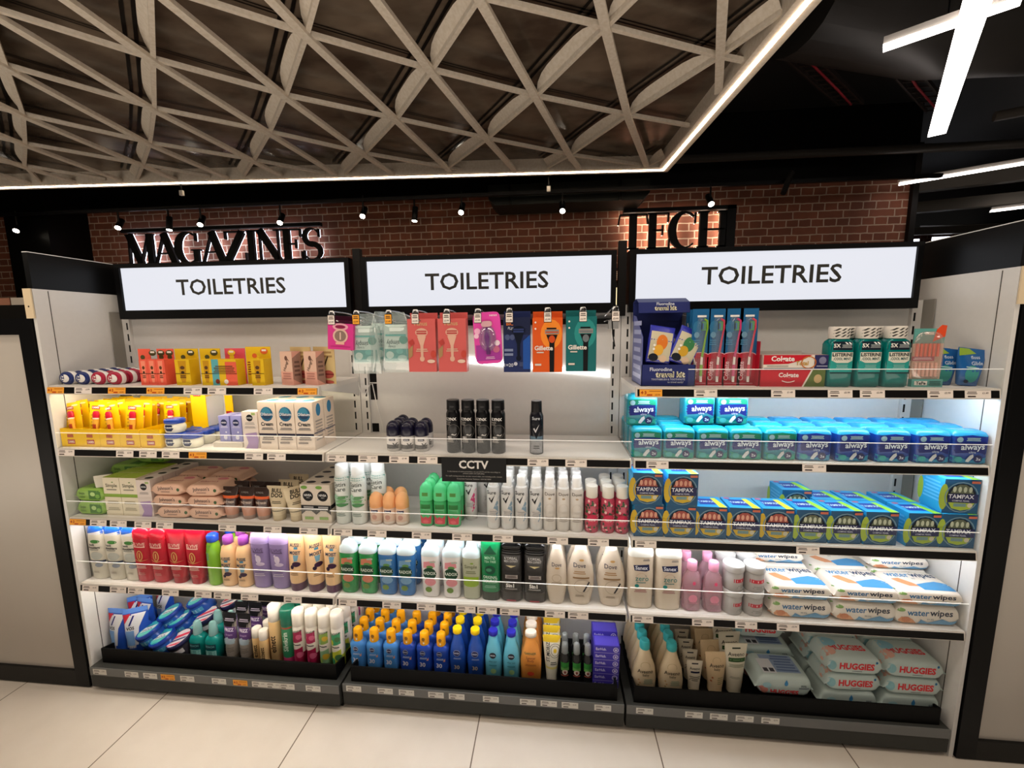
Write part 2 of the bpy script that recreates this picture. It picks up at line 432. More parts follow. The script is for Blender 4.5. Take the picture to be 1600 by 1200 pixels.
for fam,(di,dj) in enumerate(((1,1),(1,0),(0,1))):
    lines={}
    for i in RNG:
        for j in RNG:
            key={0:j-i,1:j,2:i}[fam]; lines.setdefault(key,[]).append((i,j))
    for key,L in lines.items():
        mb=MB(); cnt=0
        for (i,j) in L:
            a=node(i,j); c=node(i+di,j+dj); r=clip(a,c)
            if not r or math.dist(a,c)>1.3: continue
            (x0,y0),(x1,y1),t0,t1=r
            if math.hypot(x1-x0,y1-y0)<.03: continue
            cnt+=1
            if fam==0: mb.bar((x0,y0,H+.012),(x1,y1,H+.012),.040,.02,CREAM)
            else:
                mb.bar((x0,y0,H+.025),(x1,y1,H+.025),.020,.02,CREAM)
                # sloping fabric fin standing on the bar (shallow and straight for one family, arched for the other)
                n=10; bot=[];top=[]
                for k in range(n+1):
                    t=t0+(t1-t0)*k/n; s_=min(1,max(0,1-abs(2*t-1)**4))
                    x=x0+(x1-x0)*k/n; y=y0+(y1-y0)*k/n; bot.append((x,y,H+.03))
                    if fam==1: top.append((x-.004,y+.012,H+.045))
                    else: top.append((x-.036*s_,y-.026*s_,H+.03+.046*s_))
                for k in range(n):
                    mb.face([bot[k],bot[k+1],top[k+1],top[k]],CREAM,True)
                dx,dy=(x1-x0),(y1-y0); q=math.hypot(dx,dy); nx,ny=-dy/q*.006,dx/q*.006
                if fam==2: nx,ny=-abs(nx)*2.1,-abs(ny)*2.1
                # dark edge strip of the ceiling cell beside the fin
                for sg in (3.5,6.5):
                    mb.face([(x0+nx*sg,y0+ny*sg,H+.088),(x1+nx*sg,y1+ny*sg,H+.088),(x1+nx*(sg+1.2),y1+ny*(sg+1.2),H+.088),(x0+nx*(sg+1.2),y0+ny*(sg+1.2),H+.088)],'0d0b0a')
        if cnt: mb.build('beam',raft)
# ---------------------------------------------------------------- linear lamps at the right
LAMP=M('fff3ec',.4,0,9)
def linlamp(pts,w_,label):
    e=empty('linear_lamp'); tag(e,label,'lamp','linear ceiling lamps')
    for p,q in pts:
        m1=MB(); m1.bar((*p,2.6),(*q,2.6),w_,.012,LAMP); m1.build('diffuser',e)
        m2=MB(); m2.bar((*p,2.625),(*q,2.625),w_*.7,.03,'b8b4ae'); m2.build('housing',e)
    m3=MB()
    for p,q in pts:
        c=((p[0]+q[0])/2,(p[1]+q[1])/2); m3.tube([(*c,2.65),(*c,3.35)],.003,'1a1a1a',6)
    m3.build('hanging_wire',e)
linlamp([((3.20,.42),(4.27,1.90))],.085,'thick white linear lamp at top right, crossed by a thinner one')
linlamp([((3.24,.94),(3.56,.70)),((3.60,.62),(4.3,.15))],.05,'thin white linear lamp crossing the thick lamp at top right')
linlamp([((4.82,2.92),(6.6,1.75))],.05,'long white linear lamp right of the brick wall end')
linlamp([((6.59,4.01),(7.4,3.5))],.06,'short far white linear lamp at the right picture edge')
# ---------------------------------------------------------------- services under the dark ceiling
def one(name,mb,label,cat,group=None): return tag(mb.build(name),label,cat,group)
DG='24231f'
one('ventilation_duct',MB().tube([(3.0,1.2,3.0),(3.9,1.5,3.0),(5.2,1.55,3.0),(8,1.4,3.0)],.24,M('2a2826',.45),20),'thick black ventilation duct below the dark ceiling at top right','duct')
for k,(x0_,x1_,z0_,z1_) in enumerate(((6.80,6.97,2.0,2.60),(7.01,7.07,2.0,2.60),(7.25,7.5,2.0,2.62))):
    tag(MB().box(x0_,x1_,5.5,5.53,0,z1_-.14,'1a1816').box(x0_,x1_,5.5,5.52,z1_-.12,z1_,M('f2f4ff',.4,0,4)).build('lit_display_case'),('left','middle','right')[k]+' small white lit display far behind the right sign','display case')
mb=MB()
for xa in (6.0,7.3,8.6): mb.tube([(xa,5.8,2.84),(xa+1.2,5.8,2.84)],.012,M('c8c6c2',.4),6); mb.tube([(xa+1.2,5.8,2.84),(xa+1.2,5.8,0)],.012,M('c8c6c2',.4),6)
one('rail_frame',mb,'thin pale rail frame in front of the far brick wall','frame')
one('water_pipe',MB().tube([(2.0,2.75,2.84),(5.0,2.78,2.84),(9,2.8,2.84)],.035,M('33302c',.4),12),'dark pipe running level above the top of the brick wall','pipe','pipes')
one('water_pipe',MB().tube([(4.6,1.9,2.69),(7.5,.6,2.71)],.03,M('4a4540',.4),12),'grey pipe sloping between the two linear lamps','pipe','pipes')
one('ceiling_joist',MB().bar((5.2,3.6,2.75),(9,2.2,2.75),.09,.12,M('6a665f',.5)),'grey steel joist sloping behind the long lamp, nearer one','joist','joists')
one('ceiling_joist',MB().bar((5.4,4.6,2.75),(9.6,3.2,2.75),.09,.12,M('6a665f',.5)),'grey steel joist sloping behind the long lamp, farther one','joist','joists')
one('ceiling_joist',MB().bar((5.2,5.6,2.7),(9.8,5.3,2.7),.07,.1,M('4a4742',.5)),'black joist running level in front of the far brick wall','joist','joists')
for k,(p,q,lab) in enumerate([((3.35,1.84,3.1),(4.1,2.5,3.1),'nearer'),((3.9,1.86,3.1),(4.9,2.7,3.1),'farther')]):
    mb=MB(); 
    for s_ in (-.09,.09): mb.bar((p[0]+s_,p[1],p[2]),(q[0]+s_,q[1],q[2]),.012,.03,'2b2320')
    for t in range(12): 
        f=t/11; x=p[0]+(q[0]-p[0])*f; y=p[1]+(q[1]-p[1])*f; mb.bar((x-.09,y,p[2]),(x+.09,y,p[2]),.01,.008,'2b2320')
    o=mb.build('cable_tray'); tag(o,f'black ladder cable tray right of the lattice raft, {lab} one','cable tray','cable trays')
    one('data_cable',MB().tube([(p[0]+.03,p[1],3.09),(p[0]+.5,p[1]+.42,3.085),(q[0],q[1],3.09)],.008,M('9c2230',.5),6),f'thin red cable lying in the {lab} cable tray','cable','red cables')
# air units
def diffuser(x,y,z,r,label):
    e=empty('air_diffuser'); tag(e,label,'air diffuser','round air diffusers')
    m1=MB().loft([(z,r,r,2),(z+.03,r*.93,r*.93)],'191817',28); m1.build('plate',e)
    m2=MB()
    for k,f in enumerate((.85,.62,.4,.2)):
        m2.loft([(z-.012,r*f,r*f,2),(z-.0005,r*(f+.05),r*(f+.05))],('3a3835','23211f')[k%2],24)
    m2.build('ring',e)
diffuser(.99,2.9,2.695,.2,'round dark ceiling air diffuser left of the grey air unit')
diffuser(-1.95,2.45,2.66,.22,'round dark ceiling air diffuser above the MAGAZINES sign')
e=empty('air_unit'); tag(e,'flat dark grey air unit hung between the two wall signs','air unit')
m_=MB(); m_.prism([(1.22,2.5),(1.16,2.56),(1.16,2.68),(2.62,2.68),(2.62,2.56),(2.56,2.5)],2.72,3.05,M('262824',.5)); m_.build('housing',e)
m_=MB(); m_.box(1.35,1.37,2.7,2.72,2.5,2.68,'0e0e0d'); m_.box(2.35,2.37,2.7,2.72,2.5,2.68,'0e0e0d'); m_.build('strap',e)
m_=MB(); m_.bar((-4,2.6,2.56),(4.9,2.6,2.56),.03,.03,'0c0c0c'); one('lighting_track',m_,'long black lighting track carrying the spotlights before the brick wall','lighting track')
# spotlights
sx=[(-3.66,2.43,.5),(-2.52,2.42,.45),(-1.98,2.40,.1),(-1.64,2.42,.4),(-.82,2.41,.3),(0,2.44,.15),(.49,2.40,-.5),(.93,2.44,0),(1.84,2.42,0),(3.10,2.43,0)]
SPOT=M('fff2dc',.4,0,30)
def spot(rx):
    c=MB().loft([(-.045,.024,.024,2),(-.04,.026,.026),(.08,.026,.026),(.085,.02,.02)],'0c0c0c',16)
    l=MB().loft([(-.050,.016,.016,2),(-.048,.023,.023),(-.044,.023,.023)],SPOT,16)
    cr,sr=math.cos(rx),math.sin(rx)
    for q in (c,l): q.v=[(x,y*cr-z*sr,y*sr+z*cr) for x,y,z in q.v]
    a=MB().box(-.006,.006,-.006,.006,.0,.165,'0c0c0c')
    return Kind(thing('spotlight',[('housing',c),('lens',l,0),('arm',a)]),'spotlight')
K=spot(-.75); K2=spot(-.15)
for i,(x,z,t) in enumerate(sx):
    lab='black spotlight on the wall track, '+('leftmost','second from left','third from left','fourth from left','fifth from left','fifth from right, above the gap between signs','fourth from right','third from right, by the round diffuser','second from right, below the grey air unit','rightmost, above the T of TECH')[i]
    (K2 if i in (2,6) else K).put(x,2.6,z,lab,'wall spotlights',sc=(1,1,1),rz=t*.9)
one('stage_light',MB().tube([(3.72,2.55,2.62),(3.64,2.5,2.44)],.022,'100f0e',12),'slim black spotlight, unlit, tilted before the right brick wall','spotlight')
b=MB(); b.box(-.015,.015,-.01,.01,0,.04,M('cfcac2',.3)); b.box(-.004,.004,-.004,.004,.04,.115,'1a1918'); K=Kind(thing('sensor',[('body',b)]),'sensor')
K.put(-1.35,2.1,2.5,'small white sensor hanging below the raft edge above MAGAZINES sign','white sensors'); K.put(1.72,2.36,2.49,'small white sensor hanging below the raft edge before the grey air unit','white sensors')
# ---------------------------------------------------------------- wall letters
HALO=M('fff0dc',.4,0,11)
LETB=M('0a0a0a',.5)
def seg(pts,wd): return ('s',pts,wd)
def stroke(mb,pts,wd,y0,y1,mat,X,Z,S):
    "pen stroke with per-point half widths -> thick plate"
    n=len(pts); L=[];R=[]
    for k in range(n):
        a=Vector(pts[max(k-1,0)]);c=Vector(pts[min(k+1,n-1)]); d=(c-a).normalized(); nn=Vector((-d.y,d.x)); w_=wd[k] if isinstance(wd,(list,tuple)) else wd
        p=Vector(pts[k]); L.append(p+nn*w_);R.append(p-nn*w_)
    f=lambda p:(X+p[0]*S,Z+p[1]*S)
    for k in range(n-1):
        mb.prism([f(L[k]),f(L[k+1]),f(R[k+1]),f(R[k])],y0,y1,mat)
def arc(cx,cz,rx,rz,a0,a1,n=14): return [(cx+rx*math.cos(math.radians(a0+(a1-a0)*k/n)),cz+rz*math.sin(math.radians(a0+(a1-a0)*k/n))) for k in range(n+1)]
TH,TN=.108,.022
def letter(c):
    S=[]
    def v(x,w_=TH,z0=0,z1=1): S.append(([(x,z0),(x,z1)],w_))
    def h(x0,x1,z,w_=TN): S.append(([(x0,z),(x1,z)],w_))
    def d(x0,z0,x1,z1,w_): S.append(([(x0,z0),(x1,z1)],w_))
    if c=='M': d(.08,0,.12,1,TN); d(.12,1,.48,.02,TH); d(.48,.02,.82,1,TN); d(.86,0,.86,1,TH); h(0,.2,.02);h(.74,1,.02);h(0,.2,.98);h(.75,1,.98); W=1.0
    elif c=='A': d(.08,0,.45,1,TN); d(.43,1,.78,0,TH); h(.2,.62,.34); h(0,.2,.02); h(.64,.95,.02); W=.9
    elif c=='G': p=arc(.45,.5,.38,.5,55,305); S.append((p,[TN+(TH-TN)*max(0,-math.cos(math.radians(55+250*k/14)))*1.05 for k in range(15)])); v(.72,TH*.8,.05,.42); h(.55,.88,.42); v(.72,TN,.72,.98); W=.92
    elif c=='Z': h(.05,.72,.97); d(.66,.97,.1,.03,TH); h(.05,.78,.03); v(.08,TN,.74,.98); v(.76,TN,.02,.28); W=.84
    elif c=='I': v(.18); h(.02,.34,.02);h(.02,.34,.98); W=.38
    elif c=='N': v(.12,TN); d(.12,1,.74,0,TH); v(.74,TN); h(0,.26,.98);h(0,.26,.02);h(.6,.88,.98); W=.9
    elif c=='E': v(.2); h(.04,.66,.98);h(.04,.7,.02);h(.2,.5,.52); v(.5,TN,.38,.66); v(.66,TN,.74,.99); v(.7,TN,.0,.27); W=.76
    elif c=='S':
        p=arc(.33,.74,.24,.25,30,270,10)+arc(.33,.25,.27,.25,90,-150,10)
        S.append((p,[TN,.022,.022,.035,.05,.06,.07,.075,.08,.085,.088,.088,.088,.085,.075,.065,.05,.035,.022,.02,TN,TN])); v(.56,TN,.72,.97); v(.06,TN,.03,.3); W=.7
    elif c=='T': v(.42); h(.02,.82,.97); d(.02,.97,-.02,.7,.02); d(.82,.97,.86,.7,.02); h(.24,.6,.02); W=.86
    elif c=='C': p=arc(.45,.5,.38,.49,50,310); S.append((p,[TN+(TH-TN)*max(0,-math.cos(math.radians(50+260*k/14)))*1.1 for k in range(15)])); v(.74,TN,.68,.98); W=.84
    elif c=='H': v(.2);v(.78); h(.2,.78,.5); h(.04,.36,.02);h(.04,.36,.98);h(.62,.94,.02);h(.62,.94,.98); W=.98
    return S,W
def wallsign(word,x0,x1,z0,z1,label,halo,rail):
    e=empty('wall_sign'); tag(e,label,'sign')
    tot=sum(letter(c)[1] for c in word)*.93; Sx=(x1-x0)/tot; Sz=z1-z0
    x=x0
    for c in word:
        st,W=letter(c); mb=MB(); hb=MB()
        for pts,wd in st:
            pp=[(p[0]*Sx/Sz,p[1]) for p in pts]
            stroke(mb,pp,wd,3.0,3.035,LETB,x,z0,Sz)
            w2=[max(.012,q-.012) for q in wd] if isinstance(wd,list) else max(.012,wd-.012)
            stroke(hb,pp,w2,3.04,3.046,halo,x,z0,Sz)
        o=mb.build('letter',e); o['label']='black letter '+c; hb.build('halo_light',o)
        x+=W*.93*Sx
    if rail:
        mb=MB()
        for r in rail: mb.box(*r,LETB)
        mb.build('rail',e)
wallsign('MAGAZINES',-2.92,-.66,2.11,2.43,'black serif letters MAGAZINES on the brick wall, lit from behind',M('e4ecff',.4,0,6),[(-2.96,-.66,3.0,3.05,2.45,2.485)])
wallsign('TECH',2.40,3.42,2.12,2.455,'black serif letters TECH on the brick wall, lit from behind',HALO,[(2.44,3.48,2.99,3.06,2.465,2.5),(3.40,3.48,2.99,3.06,2.1,2.5)])

# ================================================================ gondola
GREYW=M('dcdad6',.45); PANELW=noisemat('white_laminate','d7d5d1','d9d7d3',60,.3)
ZT=[1.178,.955,.695,.436]; D=.29
def slots(mb,x,y,z0,z1,w_=.006):
    z=z0
    while z<z1: mb.box(x-w_/2,x+w_/2,y-.0006,y,z,z+.028,'161616'); z+=.045
for bnum,x0 in enumerate((0,1,2)):
    nm=('left','middle','right')[bnum]
    e=empty('shelf_bay'); tag(e,f'{nm} bay of the white shelving with its dark base','shelving bay','shelving bays')
    MB().box(x0+.02,x0+.98,D,D+.012,.07,1.43,PANELW).build('back_panel',e)
    for s_ in (0,1):
        xx=x0+(.0 if s_==0 else .965); mb=MB(); mb.box(xx+.001,xx+.034,D-.012,D+.02,.06,1.44,GREYW); slots(mb,xx+(.024 if s_==0 else .010),D-.012,.2,1.4)
        if (bnum,s_) in ((0,0),(2,1)): mb.box(x0+.0 if s_==0 else x0+.997,x0+.003 if s_==0 else x0+1.0,D-.055,D-.012,.1,1.44,M('8a867e',.4))
        mb.build('upright',e)
    if bnum<2:
        for (z0,z1) in (((1.155,1.215),(1.085,1.15),(.955,.99)) if bnum==1 else ((.155,.204),)): MB().box(x0+(.036 if bnum else .038),x0+(.064 if bnum else .057),D-.0006,D+.001,z0,z1,'0a0a0a').build('cable_slot',e)
    yo=-.012 if bnum==0 else 0
    MB().box(x0+.004,x0+.996,yo,D+.02,.018,.098,M('3a3b38',.45)).box(x0+.004,x0+.996,yo+.02,D,.0,.018,'090909').build('plinth',e)
    MB().box(x0+.004,x0+.996,yo-.002,yo,.068,.1,M('6e6f6e',.3)).build('ticket_rail',e)
    mb=MB(); mb.box(x0+.03,x0+.975,.013,.018,.099,.158,LIP); mb.box(x0+.03,x0+.975,.018,D-.013,.099,.104,LIP)
    for q in (x0+.03,x0+.969): mb.prism([(.018,.104),(.018,.158),(.10,.135),(D-.013,.135),(D-.013,.104)],q,q+.006,LIP,'x')
    tag(mb.build('display_tray'),f'long black tray on the base of the {nm} bay','tray','black base trays')
ORD=['top','second','third','fourth']
def LED(c,s): return M(c,.4,0,s)
# rows: (bay,row): led (colour,strength) or None ; riser height
SH={(0,0):(('fff3d6',20.8),.0),(1,1):(('f4f8ff',7.8),.055),(2,0):(('e2f3ff',31),.055),
(0,1):(('fff0dc',0.7),.055),(2,1):(('e6f4ff',19.5),.062),
(0,2):(('fff6ea',23.4),.062),(1,2):(('f6f8ff',19.5),.058),(2,2):(('f2f7ff',19.5),.058),
(0,3):(('fff6ea',19.5),.088),(1,3):(('f6f8ff',16.9),.088),(2,3):(('fff0e0',1.0),.09)}
for (bay,row),(led,rh) in SH.items():
    nm=('left','middle','right')[bay]; z=ZT[row]; x0=bay; e=empty('shelf')
    tag(e,f'{nm} bay white shelf, {ORD[row]} from top, with price rail','shelf','white shelves')
    xa,xb=x0+.004,x0+.996
    MB().box(xa,xb,.012,D-.014,z-.016,z,M('e4e0da',.35)).build('panel',e)
    mb=MB(); mb.prism([(0,z),(.012,z),(.012,z-.03),(-.003,z-.03),(-.0055,z-.0265),(-.0015,z-.004)],xa,xb,M('d2cbc1',.4),'x'); mb.build('price_rail',e)
    mb=MB(); mb.face([(xa+.004,-.0026,z-.005),(xb-.004,-.0026,z-.005),(xb-.004,-.006,z-.0262),(xa+.004,-.006,z-.0262)],M('0c0a0a',.45)); mb.build('rail_insert',e)
    for xx in (xa+.002,xb-.008):
        MB().prism([(.02,z-.016),(D-.014,z-.016),(D-.014,z-.075),(D-.05,z-.06)],xx,xx+.006,GREYW,'x').build('bracket',e)
    if led and led[1]>0:
        MB().box(xa+.03,xb-.03,.016,.032,z-.026,z-.018,LED(*led)).build('led_strip',e)
    if rh:
        r0=xa+(.15 if (bay,row)==(2,0) else 0); mb=MB()
        mb.face([(r0,-.001,z-.002),(xb,-.001,z-.002),(xb,-.001,z+rh),(r0,-.001,z+rh)],clear('dfe8ea',.055)); r=mb.build('riser',e)
        MB().box(r0,xb,-.0018,.0004,z+rh-.0007,z+rh+.0011,M('f0eee9',.2,0,.25)).build('riser_edge',e)  # edge whitened and made to glow faintly for the light it catches
one('light_cable',MB().tube([(1.0,.262,1.155),(1.012,.258,1.12),(1.028,.262,1.11),(1.04,.27,1.145),(1.05,.28,1.15),(1.062,.275,1.09),(1.085,.27,1.00),(1.09,.266,.957)],.0018,M('e8e6e2',.4),6),'thin white lighting cable looping down the back of the middle bay','cable')
# end panels
for nm,x,sg in (('left',-.004,-1),('right',3.004,1)):
    e=empty('end_panel'); tag(e,f'{nm} white end panel of the shelving with black fascia above','end panel')
    xa,xb=sorted((x,x+sg*.012))
    mb=MB().box(xa,xb,.002,D+.02,.0,1.51,PANELW); mb.box(min(x,x-sg*.001),max(x,x-sg*.001),.045,.047,.1,1.505,'4a4640'); mb.build('side_panel',e)
    xa,xb=sorted((x,x+sg*.02)); MB().box(xa,xb,.004,D+.03,1.51,1.63,M('0b0c0d',.35)).box(xa,xb,.004,D+.03,1.63,1.6325,M('e0e0e0',.3)).build('fascia',e)  # pale top strip paints the highlight along the fascia edge
    xa,xb=sorted((x+sg*.0,x+sg*.03)); mb=MB().box(xa,xb,-.004,.0,1.41,1.51,M('d8c4a2',.5)); mb.deco(flatF(-.004),[('e',x+sg*.015,1.45,.003,.003,'1a1512')]); mb.build('front_edge',e)
# neighbouring framed panels
FROST=noisemat('frosted_panel','b9b1a7','bdb6ac',3,.3,(1,1,.6),0,3,0,.04)
for nm,xa,xb,fx in (('left',-1.3,-.02,-.075),('right',3.02,4.2,3.075)):
    e=empty('framed_panel'); tag(e,f'{nm} grey frosted panel in a black frame beside the shelving','panel','frosted side panels')
    zt=1.41; a,c=(xa+.06,fx) if nm=='left' else (fx,xb-.06)
    MB().box(a,c,.006,.02,.07,1.355,FROST).build('panel',e)
    mb=MB(); mb.box(xa,a,-.004,.05,0.005,zt,BLK); mb.box(c,xb,-.004,.05,.005,zt,BLK); mb.box(a,c,-.004,.05,.005,.07,'1c1b19'); mb.box(a,c,-.004,.05,1.355,zt,BLK); mb.build('frame',e)
# light box signs
BOXL=M('3a3a3c',.6).copy(); BOXL.name='lit_acrylic'; BOXL.node_tree.nodes['Principled BSDF'].inputs['Emission Color'].default_value=(.90,.92,1,1); BOXL.node_tree.nodes['Principled BSDF'].inputs['Emission Strength'].default_value=.93
for nm,xa,xb in (('left',.035,1.0),('middle',1.045,1.975),('right',2.02,2.955)):
    e=empty('lightbox_sign'); tag(e,f'{nm} white illuminated sign reading TOILETRIES in a black frame','sign','TOILETRIES signs')
    a,c,z0,z1=xa+.022,xb-.018,1.446,1.61
    MB().box(a,c,.252,.256,z0,z1,BOXL).build('lit_panel',e)
    mb=MB(); mb.box(xa,a,.244,.32,1.412,1.626,BLK); mb.box(c,xb,.244,.32,1.412,1.626,BLK); mb.box(a,c,.244,.32,1.412,z0,BLK); mb.box(a,c,.244,.32,z1,1.626,BLK); mb.box(a,c,.26,.32,z0,z1,BLK); mb.build('frame',e)
    MB().deco(flatF(.252),[('t','TOILETRIES',(a+c)/2+(.0 if nm!='left' else -.005),1.532,.060,M('33322f',.5),0,.452,.016,1)]).build('lettering',e)
for x in (1.022,1.998):
    one('sign_post',MB().box(x-.014,x+.014,.262,.285,1.40,1.66,M('12100f',.5)),f'dark post in the gap {"left" if x<1.5 else "right"} of the middle sign','post','sign posts')
# card sign far left
e=empty('card_display'); tag(e,'dark sign ending in GREE with card pictures above, far left','sign')
MB().box(-1.35,-.30,.55,.57,1.42,1.50,M('1a1815',.5)).deco(flatF(.55),[('t','AGREE',-.415,1.445,.03,M('8a8178',.6),0,None,0)]).build('board',e)
mb=MB()
for k in range(7): mb.box(-1.0+k*.105,-.905+k*.105,.552,.556,1.475,1.535,('b9836a','d8cdbd','8d3b30','e2d6c4','a86f58','c9bba8','93392e')[k])
mb.build('card',e)
for (xa,xb,y,l) in ((.9,1.07,.93,'left'),(2.03,2.16,.93,'right')):
    tag(MB().box(xa,xb,y,y+.03,0,1.66,M('16110e',.6)).box(xa,xb,y-.16,y,0,1.44,M('16110e',.6)).build('display_rack'),f'dark rack glimpsed behind the gap {l} of the middle sign','rack')
# magazines glimpsed between signs
for (x,z,w_,h_,c,l) in ((.985,1.55,.05,.14,'b04c34','reddish magazine glimpsed behind the gap left of the middle sign'),(2.09,1.62,.055,.05,'7a3a22','brown book row glimpsed behind the gap right of middle sign')):
    tag(MB().box(x-w_/2,x+w_/2,.91,.93,z-h_/2,z+h_/2,c).deco(flatF(.91),[('l',x-w_*.4,x+w_*.4,z-h_*.4,z+h_*.4,5,'e8d8c0')]).build('magazine'),l,'magazine')
mb=MB()
for k in range(3): mb.box(2.052+k*.02,2.071+k*.02,.8,.82,1.44,1.55+.012*(k%2),M('f4e2b0',.5,0,1.2))
tag(mb.build('lit_display'),'small lit yellow display seen between the middle and right signs','display')
# ---------------------------------------------------------------- price tickets
TK={
'r1b1':'-0.001o 0.106 0.235o 0.380o 0.517 0.604 0.769 0.922o','r2b1':'0.002 0.232 0.321 0.407 0.508o 0.714 0.795','r3b1':'0.005o 0.088 0.168 0.265 0.350 0.589 0.757 0.888','r4b1':'0.014 0.128 0.201 0.338 0.467 0.542 0.646 0.809',
'r2b2':'1.007 1.115 1.220 1.315 1.672 1.791','r3b2':'1.011 1.131 1.285 1.422 1.557 1.735 1.864','r4b2':'1.011 1.169 1.291 1.428 1.500 1.577 1.727 1.803',
'r1b3':'2.011o 2.169 2.386 2.541 2.627 2.804 2.900','r2b3':'2.038 2.489','r3b3':'2.011 2.492','r4b3':'2.010 2.197 2.329 2.454',
'b1':'0.011 0.144 0.221 0.293o 0.372 0.499 0.583o 0.657 0.712 0.765 0.864','b2':'1.010 1.127 1.205 1.312 1.386 1.507 1.636 1.707 1.779 1.889','b3':'2.027 2.186 2.265 2.346 2.426'}
def ticket(c,spec):
    b=MB().box(-.034,.034,-.0006,0,-.0115,.0115,M(c,.5)); b.deco(flatF(-.0006),spec); return Kind(b.build('price_ticket'),'price ticket')
TXT='3b302c'
prices=['£2.99','£3.99','£1.49','£5.99']
TW=[ticket('e9ded4',[('l',-.029,-.002,.001,.008,2,TXT),('r',-.027,-.006,-.0085,-.0045,TXT),('t',p,.019,.004,.0052,TXT,0,.022)]) for p in prices]
TB=[ticket('dfdcd4',[('l',-.029,.0,.001,.008,2,'6b645c'),('r',-.027,-.006,-.0085,-.0045,'5b544c'),('t',p,.019,.004,.0048,'6b645c',0,.022)]) for p in prices]
TO=ticket('f0a437',[('t','4·3',-.022,.001,.010,'a3300c',0,.018,.03),('r',-.005,.03,.005,.0065,'8a3a10'),('r',-.012,.004,-.009,-.0045,'b8430f'),('t','£3.99',.02,-.006,.005,'8a3a10',0,.018)])
for key,sx_ in TK.items():
    L=sx_.split(); n=len(L)
    if key[0]=='r': row=int(key[1])-1; bay=int(key[3])-1; z=ZT[row]-.0155; y=-.0052; tilt=.15; where=f'{ORD[row]} shelf of the {("left","middle","right")[bay]} bay'
    else: bay=int(key[1])-1; z=.084; y=-.0024-(.012 if bay==0 else 0); tilt=0; where=f'base rail of the {("left","middle","right")[bay]} bay'
    for i,t in enumerate(L):
        o=t.endswith('o'); x=float(t.rstrip('o'))+.036
        kd=TO if o else (TW if key[0]=='r' else TB)[i%4]
        c_=colw(i,n,'')if n>1 else ''
        kd.put(x,y,z,f'{"orange" if o else "white"} price ticket on {where}, {c_}',f'price tickets on the {where}',rx=-tilt,sc=(.97 if key[0]=='r' else .82,1,.92))
# ================================================================ products
def cyl(mb,z0,z1,r,m,n=20,top=None): 
    return mb.loft([(z0,r*.93,r*.93,2),(z0+.002,r,r),(z1-.003,r,r),(z1,(top or r*.93),(top or r*.93))],m,n)
def carton(name,w,h,d,m,F=(),T=(),R=(),L=()):
    b=MB().box(-w/2,w/2,-d/2,d/2,0,h,m); b.deco(flatF(-d/2),F,nu=1); b.deco(flatT(h),T,nu=1); b.deco(flatR(w/2),R,nu=1); b.deco(flatL(-w/2),L,nu=1)
    return Kind(b.build(name),'box')
def bottle(name,secs,F,capsecs,cat='bottle',n=24,capF=(),extra=(),capm=None,bm=None,capname='cap'):
    b=MB().loft(secs,bm,n); b.deco(b.front(),F)
    c=MB().loft(capsecs,capm,n); c.deco(c.front(),capF)
    return Kind(thing(name,[('body',b),(capname,c)]+list(extra)),cat)
def softtube(name,w,h,bodym,capm,F,capr=None,caph=.018,crimp=.008,topm=None,cat='tube',oval=1):
    "squeeze tube standing on its cap: round at the cap, flat and wide at the crimped top"
    r=capr or w*.34
    b=MB().loft([(caph,r,r*oval,2,0,bodym),(caph+.012,r*1.06,r*1.06*oval),(caph+(h-caph)*.5,(r+w/2)/2*1.03,r*.62*oval),(h-crimp-.001,w/2,.0025,2,0,topm or bodym),(h-crimp,w/2,.0016),(h,w/2,.0014)],bodym,24)
    b.deco(b.front(),F)
    c=MB().loft([(0,r*.98,r*.98*oval,2),(.002,r,r*oval),(caph,r,r*oval)],capm,24)
    return Kind(thing(name,[('body',b),('cap',c)]),cat)
def pack(name,w,h,d,m,F,T,crimp=.014,lid=None,e=5):
    "soft flow-wrapped pack lying on its back, crimped at both ends"
    zc=h/2
    b=MB().loft([(-w/2,d*.46,.0012,3,zc*.7),(-w/2+crimp*.7,d*.45,.0018,3,zc*.75),(-w/2+crimp*.7+.004,d*.46,h*.30,4,zc),(-w/2+crimp+.010,d*.485,h*.455,6,zc),(-w/2+crimp+.022,d/2,h/2,7,zc),(w/2-crimp-.022,d/2,h/2,7,zc),(w/2-crimp-.010,d*.485,h*.455,6,zc),(w/2-crimp*.7-.004,d*.46,h*.30,4,zc),(w/2-crimp*.7,d*.45,.0018,3,zc*.75),(w/2,d*.46,.0012,3,zc*.7)],m,36,'x')
    b.deco(b.front(),F); b.deco(b.topx(),T,nu=4)
    parts=[('wrapper',b)]
    if lid:
        l=MB(); l.loft([(h-.001,w*.24,d*.27,3.5),(h+.004,w*.235,d*.265),(h+.005,w*.21,d*.24)],lid,24); parts.append(('lid',l))
    return Kind(thing(name,parts),'wipes pack')
def hangcard(name,w,h,d,m,F,hole=True,extra=(),cat='hanging pack',tab=.02):
    b=MB().box(-w/2,w/2,-d/2,d/2,-h,-tab if d>.01 else 0,m)
    if d>.01: b.box(-w/2,w/2,d/2-.003,d/2,-tab,0,m)
    b.deco(flatF(-d/2),F,nu=1); return Kind(thing(name,[('card',b)]+list(extra)),cat)
Z1,Z2,Z3,Z4=[z+.0003 for z in ZT]; Z5=.1045
